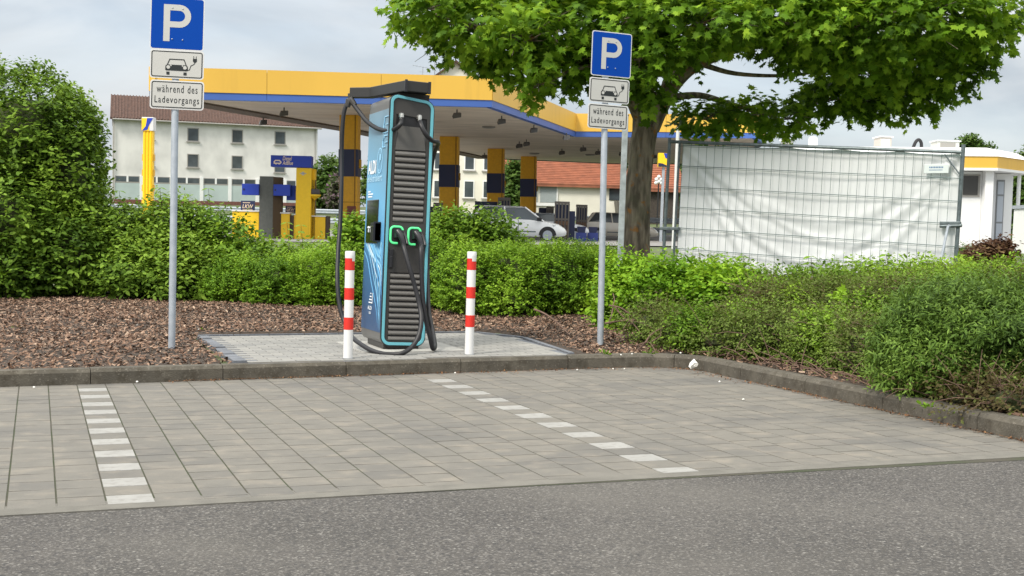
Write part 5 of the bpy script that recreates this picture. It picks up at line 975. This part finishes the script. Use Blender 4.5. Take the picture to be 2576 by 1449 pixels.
# ---------------------------------------------------------------- hedge and shrubs
K1 = dict(dy=22, cat='hedge shrub', group='dark leafy shrubs of the hedge')
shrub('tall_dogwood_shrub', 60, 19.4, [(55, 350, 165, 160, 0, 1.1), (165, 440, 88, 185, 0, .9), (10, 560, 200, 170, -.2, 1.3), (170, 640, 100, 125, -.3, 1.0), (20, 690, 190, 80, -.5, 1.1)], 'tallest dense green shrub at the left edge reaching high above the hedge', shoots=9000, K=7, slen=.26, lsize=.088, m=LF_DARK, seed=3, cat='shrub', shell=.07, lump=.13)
shrub('hedge_shrub', 315, 19.2, [(300, 600, 85, 85), (330, 680, 100, 85, -.3, .8)], 'dark leafy shrub of the hedge touching the tall left shrub', shoots=2300, lsize=.085, m=LF_DARK, seed=4, slen=.3, shell=.12, **K1)
shrub('hedge_shrub', 445, 19.1, [(430, 595, 85, 85), (460, 680, 95, 82, -.3, .8)], 'dark leafy shrub of the hedge right behind the left sign pole', shoots=2300, lsize=.085, m=LF_DARK, seed=5, slen=.34, shell=.12, **K1)
shrub('hedge_shrub', 560, 19.2, [(545, 620, 85, 80), (570, 690, 85, 70, -.2, .8)], 'leafy shrub of the hedge in front of the low yellow barrier', shoots=2000, lsize=.08, m=LF_HEDGE, seed=6, slen=.34, shell=.12, **K1)
shrub('hedge_shrub', 675, 19.6, [(670, 668, 85, 56), (690, 705, 85, 50)], 'leafy shrub of the hedge below the dark grey pump pillar', shoots=1500, lsize=.08, m=LF_HEDGE, seed=7, slen=.3, shell=.12, **K1)
shrub('hedge_shrub', 800, 19.8, [(800, 668, 85, 54), (790, 705, 85, 50)], 'leafy shrub of the hedge below the yellow diesel column', shoots=1500, lsize=.08, m=LF_HEDGE, seed=8, slen=.3, shell=.12, **K1)
shrub('bright_leafy_shrub', 885, 20.4, [(885, 620, 42, 62), (870, 680, 60, 55)], 'bright green upright shrub between the left bollard and the black cable', shoots=900, lsize=.085, m=LF_SPIR, seed=9)
shrub('bright_leafy_shrub', 985, 20.2, [(965, 640, 55, 60), (1035, 645, 55, 58), (1000, 700, 80, 50)], 'bright green shrub hidden behind the charger', shoots=1300, lsize=.085, m=LF_SPIR, seed=13, dy=8)
K2 = dict(dy=16, cat='shrub', group='bushes below the station columns')
shrub('leafy_bush', 1135, 20.6, [(1135, 600, 68, 62), (1140, 670, 90, 60)], 'taller leafy bush just right of the charger below the second column', shoots=1500, lsize=.085, m=LF_HEDGE, seed=10, slen=.3, **K2)
shrub('leafy_bush', 1235, 20.8, [(1225, 600, 66, 60), (1262, 632, 56, 36), (1240, 670, 90, 50)], 'leafy bush with olive tips below the slotted pump', shoots=1700, lsize=.085, m=LF_HEDGE, seed=11, slen=.3, **K2)
shrub('leafy_bush', 1345, 20.6, [(1335, 655, 58, 28), (1350, 690, 80, 36)], 'lower leafy bush in front of the white car', shoots=1000, lsize=.08, m=LF_HEDGE, seed=12, slen=.25, **K2)
K3 = dict(dy=14, cat='low shrub', group='bright fine leaved low shrubs', shape=SMALL, lsize=.042, K=9, slen=.16, m=LF_SPIR, rnd=.5, upb=.8, lump=.6)
for i, (x, d, b, lab) in enumerate([
 (590, 18.2, [(575, 715, 62, 45), (610, 690, 50, 45)], 'first bright low shrub right of the left sign pole'),
 (690, 18.0, [(690, 700, 68, 55), (700, 730, 80, 38)], 'bright low shrub midway between the left sign and the left bollard'),
 (785, 18.0, [(785, 692, 68, 60), (790, 730, 75, 38)], 'bright low shrub left of the hanging cable'),
 (868, 18.0, [(868, 690, 50, 62), (880, 730, 50, 38)], 'bright low shrub hidden partly by the left bollard and cable'),
 (1105, 17.6, [(1105, 690, 50, 75), (1110, 745, 50, 35)], 'bright low shrub touching the right edge of the charger'),
 (1190, 16.9, [(1180, 690, 70, 72), (1200, 745, 70, 52)], 'bright low shrub directly behind the right bollard'),
 (1300, 16.9, [(1290, 685, 75, 70), (1310, 735, 78, 50)], 'bright low shrub right of the right bollard'),
 (1410, 17.0, [(1405, 680, 75, 64), (1420, 730, 78, 48)], 'bright low shrub left of the right sign pole'),
 (1500, 17.2, [(1500, 680, 62, 55), (1510, 730, 62, 45)], 'bright low shrub straight behind the right sign pole'),
 (1440, 19.4, [(1440, 645, 95, 32), (1550, 655, 80, 28)], 'bright low shrub at the back by the road, left of the trunk'),
 (1235, 19.0, [(1240, 650, 100, 30)], 'bright low shrub in the second row below the leafy bush')]):
    shrub('low_shrub', x, d, b, lab, shoots=2100 if len(b) > 1 else 1300, seed=20+i, stems=12, **K3)
K4 = dict(dy=34, cat='shrub', group='yellow green broad leaved shrubs', m=LF_YEL, lsize=.07, lump=.4, K=7, slen=.25, rnd=.55)
shrub('yellowgreen_shrub', 1580, 15.1, [(1575, 715, 66, 68), (1560, 770, 46, 40)], 'yellow green shrub between the right sign pole and the trunk foot', shoots=1100, seed=40, **K4)
shrub('yellowgreen_shrub', 1690, 14.7, [(1680, 705, 88, 55), (1700, 765, 84, 45)], 'yellow green shrub below the left end of the fence', shoots=1500, seed=41, **K4)
shrub('yellowgreen_shrub', 1940, 13.9, [(1935, 765, 66, 46)], 'smaller yellow green shrub reaching into the cotoneaster', shoots=600, seed=43, **K4)
shrub('yellowgreen_shrub', 1820, 14.2, [(1815, 735, 88, 66), (1830, 780, 60, 40)], 'yellow green shrub with large light leaves bulging toward the kerb', shoots=1500, seed=42, **K4)
K5 = dict(dy=32, cat='shrub', group='shrubs in a row below the tarpaulin', lsize=.06, K=7, slen=.30, m=LF_HEDGE, upb=.9)
for i, (x, d, b, lab) in enumerate([
 (1790, 15.2, [(1780, 700, 105, 26), (1850, 712, 80, 26)], 'low green shrub below the left part of the tarpaulin'),
 (1990, 15.0, [(1990, 722, 100, 24), (2060, 718, 70, 24)], 'low green shrub below the middle of the tarpaulin'),
 (2170, 14.6, [(2150, 712, 85, 32), (2240, 708, 85, 32)], 'low green shrub below the right part of the tarpaulin'),
 (2380, 14.6, [(2350, 708, 90, 34), (2440, 710, 85, 32)], 'low green shrub below the right end post of the fence'),
 (2540, 14.6, [(2530, 715, 90, 34), (2600, 700, 60, 36)], 'low green shrub at the right edge in front of the bronze shrub')]):
    shrub('low_green_shrub', x, d, b, lab, shoots=1500, seed=50+i, stems=12, **K5)
shrub('bronze_shrub', 2500, 24, [(2495, 645, 40, 18), (2465, 655, 36, 12), (2535, 632, 14, 16)], 'bronze brown leaved shrub in front of the shop entrance', shoots=650, lsize=.10, m=LF_BRN, seed=60, core=.3, lump=.6, shell=.3)
shrub('dark_clipped_shrub', 2420, 27, [(2425, 655, 42, 24), (2410, 670, 45, 22)], 'dark green shrub right of the fence end post', shoots=800, lsize=.06, shape=SMALL, m=LF_BOX, seed=61)
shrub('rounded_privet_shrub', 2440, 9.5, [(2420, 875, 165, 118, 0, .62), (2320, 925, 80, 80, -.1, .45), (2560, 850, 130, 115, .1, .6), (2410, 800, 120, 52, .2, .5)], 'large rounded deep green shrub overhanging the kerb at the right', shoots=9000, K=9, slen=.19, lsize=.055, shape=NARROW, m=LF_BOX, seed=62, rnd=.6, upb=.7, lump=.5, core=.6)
# sprawling cotoneaster: ground cover nobody could count
def cover(name, groups, label, cat, m, shoots, **kw):
    bl = []
    for b, d in groups: bl += px_blobs([b], d)
    root = empty(name, (0, 0, 0), 0, 0, label, cat); root['kind'] = 'stuff'; return foliage(bl, shoots, name='leaves', parent=root, m=m, **kw), root, bl
for i, (x, d, b, w_) in enumerate([(2085, 11.3, [(2085, 850, 52, 36)], 'midway along the right kerb'), (2190, 12.0, [(2190, 800, 60, 30)], 'above the middle of the right kerb'), (2330, 12.6, [(2330, 745, 80, 26)], 'behind the rounded shrub'), (1890, 12.6, [(1885, 830, 46, 30)], 'near the kerb corner'), (2010, 12.8, [(2010, 790, 66, 26)], 'left of the maple seedling'), (1760, 12.6, [(1760, 835, 44, 26)], 'behind the kerb corner'), (2440, 12.9, [(2440, 725, 90, 24)], 'far right behind the rounded shrub')]):
    shrub('low_shrub', x, d, b, 'fresh green tuft growing through the cotoneaster '+w_, shoots=700, seed=70+i, stems=6, cat='low shrub', group='green tufts in the cotoneaster', shape=OVAL, lsize=.038, K=8, slen=.2, m=LF_HEDGE, lump=.5, core=.4)
CO = [((1640, 815, 66, 26), 13.4), ((1730, 835, 80, 36), 12.9), ((1840, 850, 88, 46), 12.4), ((1950, 850, 100, 58), 12.0), ((2080, 865, 100, 62), 11.4), ((2190, 890, 100, 72), 10.7), ((2010, 775, 110, 46), 13.0), ((2140, 770, 120, 46), 12.7), ((2270, 770, 120, 46), 12.2), ((2400, 745, 130, 36), 13.2), ((2530, 745, 110, 40), 12.9), ((1920, 770, 70, 40), 13.3), ((2280, 930, 80, 66), 10.0), ((2530, 1010, 80, 34), 8.6), ((2440, 1000, 70, 36), 8.9), ((2340, 990, 60, 40), 9.3)]
lv, croot, cbl = cover('cotoneaster_cover', CO, 'sprawling olive brown cotoneaster filling the bed beside the right kerb', 'ground cover', LF_COT, 12500, K=9, slen=.26, lsize=.034, shape=SMALL, seed=90, zmin=.12, shell=.14, upb=.35, core=.70, rnd=.75, lump=.5)
mb = MB(); rr = random.Random(3)
for i in range(520):
    c, r_ = cbl[rr.randrange(len(cbl))]; a = np.array([rr.gauss(0, 1), rr.gauss(0, 1), abs(rr.gauss(0, 1))*.8]); a /= np.linalg.norm(a); p = c + a*r_*rr.uniform(.85, 1.02); p[2] = max(p[2], .14)
    dr = Vector((rr.gauss(0, 1), rr.gauss(0, 1), rr.gauss(0, .5)+.15)).normalized(); l = rr.uniform(.12, .38); e_ = Vector(p)+dr*l; e_.z = max(e_.z, .13); mb.tube([p, (Vector(p)+e_)/2+Vector((0, 0, .02)), e_], [.0035, .0028, .0015], 4, cap=False)
mb.build('twigs', TWIG, croot)
mb = MB()
for i in range(170):   # bare stems along the kerb foot of the bed
    x = rr.uniform(5.62, 5.95); y = rr.uniform(5.5, 10.9); dr = Vector((rr.gauss(-.2, .5), rr.gauss(0, 1), rr.uniform(0, .5))).normalized(); l = rr.uniform(.1, .35); mb.tube([(x, y, .13), Vector((x, y, .15))+dr*l*.5, Vector((x, y, .13))+dr*l], [.004, .004, .002], 4, cap=False)
mb.build('bare_stems', TWIG, croot)
# seedlings with single big leaves
def seedling(x, y, d, n_, s_, lab, m=LF_YEL):
    p = W(x, y, d); g = .14; t = empty('maple_seedling', (p[0], p[1], g), 0, 0, lab, 'seedling', 'maple seedlings'); h = p[2]-g; q = unit(RNG.normal(size=(n_, 3))*[1, 1, .25]); base = np.array([[0, 0, h]])+q*.04; base[:, 2] += RNG.uniform(-.03, .03, n_)
    quads_mesh('leaf_cluster', leaves(base, q, unit(RNG.normal(size=(n_, 3))*.4+[0, -.4, 1]), np.full(n_, s_), MAPLE), np.full(n_, .9), m, parent=t); mb = MB(); mb.tube([(0, 0, -.02), (.02, 0, h*.5), (0, 0, h)], .005, 5); mb.build('stem', TWIGD, t)
seedling(2135, 742, 12.1, 9, .11, 'light yellow maple seedling standing above the cotoneaster'); seedling(12, 690, 18.0, 9, .17, 'light green seedling with big leaves at the left edge'); seedling(2110, 750, 12.3, 5, .10, 'pale leaf tuft left of the yellow maple seedling')
# tall thin sprigs above the hedge
def sprig(x, yt, d, lab, n_=5):
    p = W(x, yt, d); g = W(x, yt+110, d); t = empty('hedge_sprig', g, 0, 0, lab, 'sprig', 'tall sprigs above the hedges'); tip = Vector(p-g); mb = MB(); mb.tube([(0, 0, 0), tip*.5+Vector((.03, 0, 0)), tip], [.006, .005, .002], 5); mb.build('stem', TWIGD, t)
    B = []; A = []
    for k in range(n_):
        f = 1-k*.14; 
        for s_ in (-1, 1): a = rr.uniform(0, 6.28) if k else 0; B.append(np.array(tip*f)); A.append([math.cos(a)*s_, math.sin(a)*s_, -.25])
    A = unit(np.array(A)); quads_mesh('leaves', leaves(np.array(B), A, np.tile([0, -.3, 1.], (len(B), 1)), np.full(len(B), .10), OVAL), np.full(len(B), .6), LF_HEDGE, parent=t)
for i, (x, y, d, w_) in enumerate([(300, 480, 19, 'left of the yellow tower'), (402, 472, 18.8, 'just left of the left sign pole'), (524, 474, 19, 'below the second window of the white building'), (465, 488, 19, 'just right of the left sign pole'), (722, 560, 19.4, 'in front of the yellow barrier block'), (757, 566, 19.4, 'at the foot of the yellow column'), (1105, 520, 20.5, 'right of the charger'), (1204, 516, 20.5, 'left of the slotted pump'), (1757, 622, 14.8, 'at the left bottom of the tarpaulin'), (1870, 645, 14.8, 'left of the middle of the tarpaulin'), (2040, 645, 14.6, 'at the middle of the tarpaulin'), (2230, 640, 14.4, 'in front of the right part of the tarpaulin'), (2330, 655, 14.4, 'near the fence strut')]):
    sprig(x, y, d, 'thin leafy sprig ' + w_)
# fallen branches by the right sign
def bw(zx, zy, d): return Vector(W((2050+zx/2.7116)/1.59, (1100+zy/2.7116)/1.59, d))
def branchthing(lab, paths, nm='dead_branch'):
    p0 = bw(*paths[0][0][0]); t = empty(nm, p0, 0, 0, lab, 'dead branch', 'dead branches by the right sign'); mb = MB()
    for pts, r0, r1 in paths: c = catmull([bw(*q)-p0 for q in pts], 4); mb.tube(c, [r0+(r1-r0)*i/(len(c)-1) for i in range(len(c))], 6)
    mb.build('wood', TWIG, t)
branchthing('pale curved stick lying on the bark left of the right sign pole', [([(235, 372, 14.9), (330, 410, 14.8), (420, 465, 14.6), (510, 540, 14.4), (620, 650, 13.9)], .012, .006)])
branchthing('tangle of thin bare branches right of the right sign pole', [([(1000, 525, 13.3), (1150, 500, 13.3), (1330, 490, 13.3), (1410, 525, 13.3)], .011, .006), ([(1050, 330, 13.5), (1180, 360, 13.4), (1310, 470, 13.3), (1250, 560, 13.2)], .009, .004), ([(1110, 350, 13.5), (1200, 450, 13.4), (1300, 520, 13.2), (1400, 640, 13.0)], .009, .004), ([(1090, 350, 13.5), (1070, 450, 13.4), (1040, 520, 13.3)], .008, .005), ([(1085, 340, 13.5), (1105, 270, 13.6), (1090, 200, 13.7)], .006, .004), ([(1200, 585, 13.1), (1260, 500, 13.2)], .005, .003)])
branchthing('long dark bent branch rising from the kerb by the corner', [([(1300, 875, 12.4), (1430, 745, 12.5), (1500, 650, 12.6), (1600, 585, 12.7), (1725, 530, 12.8)], .010, .005), ([(1510, 720, 12.5), (1600, 660, 12.6), (1610, 590, 12.7)], .006, .003), ([(1330, 770, 12.4), (1480, 730, 12.5), (1560, 850, 12.3)], .006, .003)])
branchthing('low grey twig lying flat left of the sign foot', [([(670, 590, 13.9), (790, 545, 13.9), (900, 540, 13.8)], .008, .005)])
branchthing('short grey twig lying flat left of the pale curved stick', [([(130, 580, 14.6), (260, 575, 14.5), (330, 565, 14.4)], .007, .004)])
# litter
LIT = mat('paper_white', (.75, .74, .70), .7)
def scrap(x, y, z_, s_, lab, grp=None, nm='paper_scrap'):
    r_ = W(x, y, 10)-CAM; k = (z_-EYE)/r_[2]; p = CAM+r_*k; mb = MB(); bm = bmesh.new(); bmesh.ops.create_icosphere(bm, subdivisions=1, radius=1)
    mb.add([(v.co.x*s_*rr.uniform(.6, 1.1), v.co.y*s_*rr.uniform(.6, 1.1), v.co.z*s_*rr.uniform(.4, .8)) for v in bm.verts], [tuple(v.index for v in f.verts) for f in bm.faces]); bm.free(); o = mb.build(nm, LIT, None, loc=tuple(p)); tag(o, lab, 'litter', grp)
q_ = W(1743, 917, 11.62); mb = MB(); mb.lathe([(.030, -.05), (.034, -.02), (.041, .02), (.046, .052), (.040, .05), (.02, -.045)], 11)
mb.v = [(x+.012*math.sin(z*70+x*50), y+.01*math.cos(x*90+z*40), z) for x, y, z in mb.v]; o_ = mb.build('crumpled_cup', LIT, None, loc=tuple(q_)); o_.rotation_euler = (.5, .7, .3); o_.scale = (.75,)*3; tag(o_, 'crumpled white paper cup leaning in the kerb corner', 'litter')
for x, y, z_ in ((1710, 915, .02), (1542, 928, .01), (1571, 928, .01), (1452, 930, .01), (1145, 938, .01), (1562, 893, .14), (1590, 890, .14), (1712, 888, .14), (320, 810, .16), (345, 818, .16), (500, 828, .16), (1355, 802, .17), (85, 974, .02), (345, 960, .02), (1870, 1005, .01), (1810, 960, .01)): scrap(x, y, z_, .011, 'tiny pale scrap of litter lying on the ground', 'tiny pale scraps of litter')
# weeds
def weed(x, y, d, lab):
    p = W(x, y, d); t = empty('weed_tuft', (p[0], p[1], .12 if d > 8 else .0), 0, 0, lab, 'weed', 'weeds in the bed'); n_ = 22; q = unit(RNG.normal(size=(n_, 3))*[1, 1, .3]+[0, 0, .7]); quads_mesh('leaves', leaves(q*RNG.uniform(0, .05, n_)[:, None], q, unit(RNG.normal(size=(n_, 3))), RNG.uniform(.02, .045, n_), OVAL), RNG.uniform(.1, .7, n_), LF_HEDGE, parent=t)
for x, y, d, w_ in ((512, 835, 14.0, 'at the back left corner of the pale paving'), (1635, 890, 12.2, 'beside the kerb left of the corner'), (1522, 895, 12.1, 'on the bark right below the right sign'), (2335, 1008, 8.6, 'under the rounded shrub by the kerb'), (38, 830, 14, 'on the bark at the left edge'), (470, 770, 17.5, 'behind the left sign pole foot'), (430, 765, 17.8, 'left of the left sign pole on the bark')): weed(x, y, d, 'small green weed tuft '+w_)
# ---------------------------------------------------------------- far trees
def far_tree(x, d, blobs, label, m=LF_FAR, shoots=900, ls=.5, seed=1, group='trees behind the station'):
    z_ = float(np.interp(d, [42, 72, 90, 108, 145, 300], [.78, .78, 1.1, 2.1, 3.6, 6])); p = P2((x-CX)*d/F, d, z_); t = empty('background_tree', p, 0, 0, label, 'tree', group); bl = [(c-p, r_) for c, r_ in px_blobs(blobs, d)]
    foliage(bl, shoots, 6, ls*2, ls, OVAL, m, t, seed, .1, shell=.14, upb=.4, name='crown', core=.7); mb = MB(); c = Vector(bl[0][0]); mb.tube([(0, 0, -.3), c*.5+Vector((.1, 0, 0)), c], [.28, .2, .1], 8)
    for b in bl[1:]: mb.tube([c*.5, Vector(b[0])], [.12, .05], 6)
    mb.build('trunk', BARK, t); return t
far_tree(828, 118, [(830, 450, 38, 42), (815, 490, 40, 35), (860, 500, 30, 30)], 'round tree between the white building and the first yellow column', seed=101, ls=.45)
far_tree(858, 112, [(858, 470, 14, 24), (850, 500, 22, 20)], 'lilac flowering bush beside the round tree', m=LF_LIL, seed=102, shoots=350, ls=.35)
far_tree(1300, 108, [(1300, 455, 20, 45), (1296, 500, 24, 30)], 'slim dark tree between the third and fourth yellow columns', seed=103, ls=.4)
far_tree(1400, 150, [(1400, 425, 75, 22), (1500, 425, 75, 20)], 'row of green crowns above the orange roof', seed=104, ls=.6)
far_tree(2585, 70, [(2580, 470, 45, 75), (2600, 560, 50, 60)], 'dark leafy tree at the right edge beside the shop', seed=105, ls=.28, shoots=1400)
far_tree(2520, 85, [(2530, 560, 40, 40), (2520, 500, 30, 50)], 'leafy tree seen through the gap beside the shop pillar', seed=112, ls=.3, shoots=700)
far_tree(2435, 92, [(2437, 375, 30, 22), (2415, 380, 18, 12), (2470, 385, 22, 14)], 'tree top peeping over the shop roof', seed=106, ls=.26)
far_tree(90, 190, [(60, 470, 140, 60), (180, 500, 100, 50)], 'far tree hidden behind the tall left shrub', seed=107, ls=.9)
far_tree(1700, 120, [(1690, 450, 14, 60), (1720, 470, 60, 60)], 'dark green tree behind the left end of the fence', seed=108, ls=.45)
far_tree(1900, 150, [(1900, 480, 180, 60), (2100, 490, 160, 60)], 'far tree hidden behind the tarpaulin', seed=109, ls=.8)
far_tree(1000, 160, [(980, 470, 60, 60), (1060, 480, 50, 50)], 'far tree hidden behind the charger', seed=110, ls=.7)
far_tree(1650, 118, [(1650, 525, 30, 14), (1600, 520, 30, 14)], 'low green bush on the bank behind the trunk', seed=111, ls=.3, shoots=400)
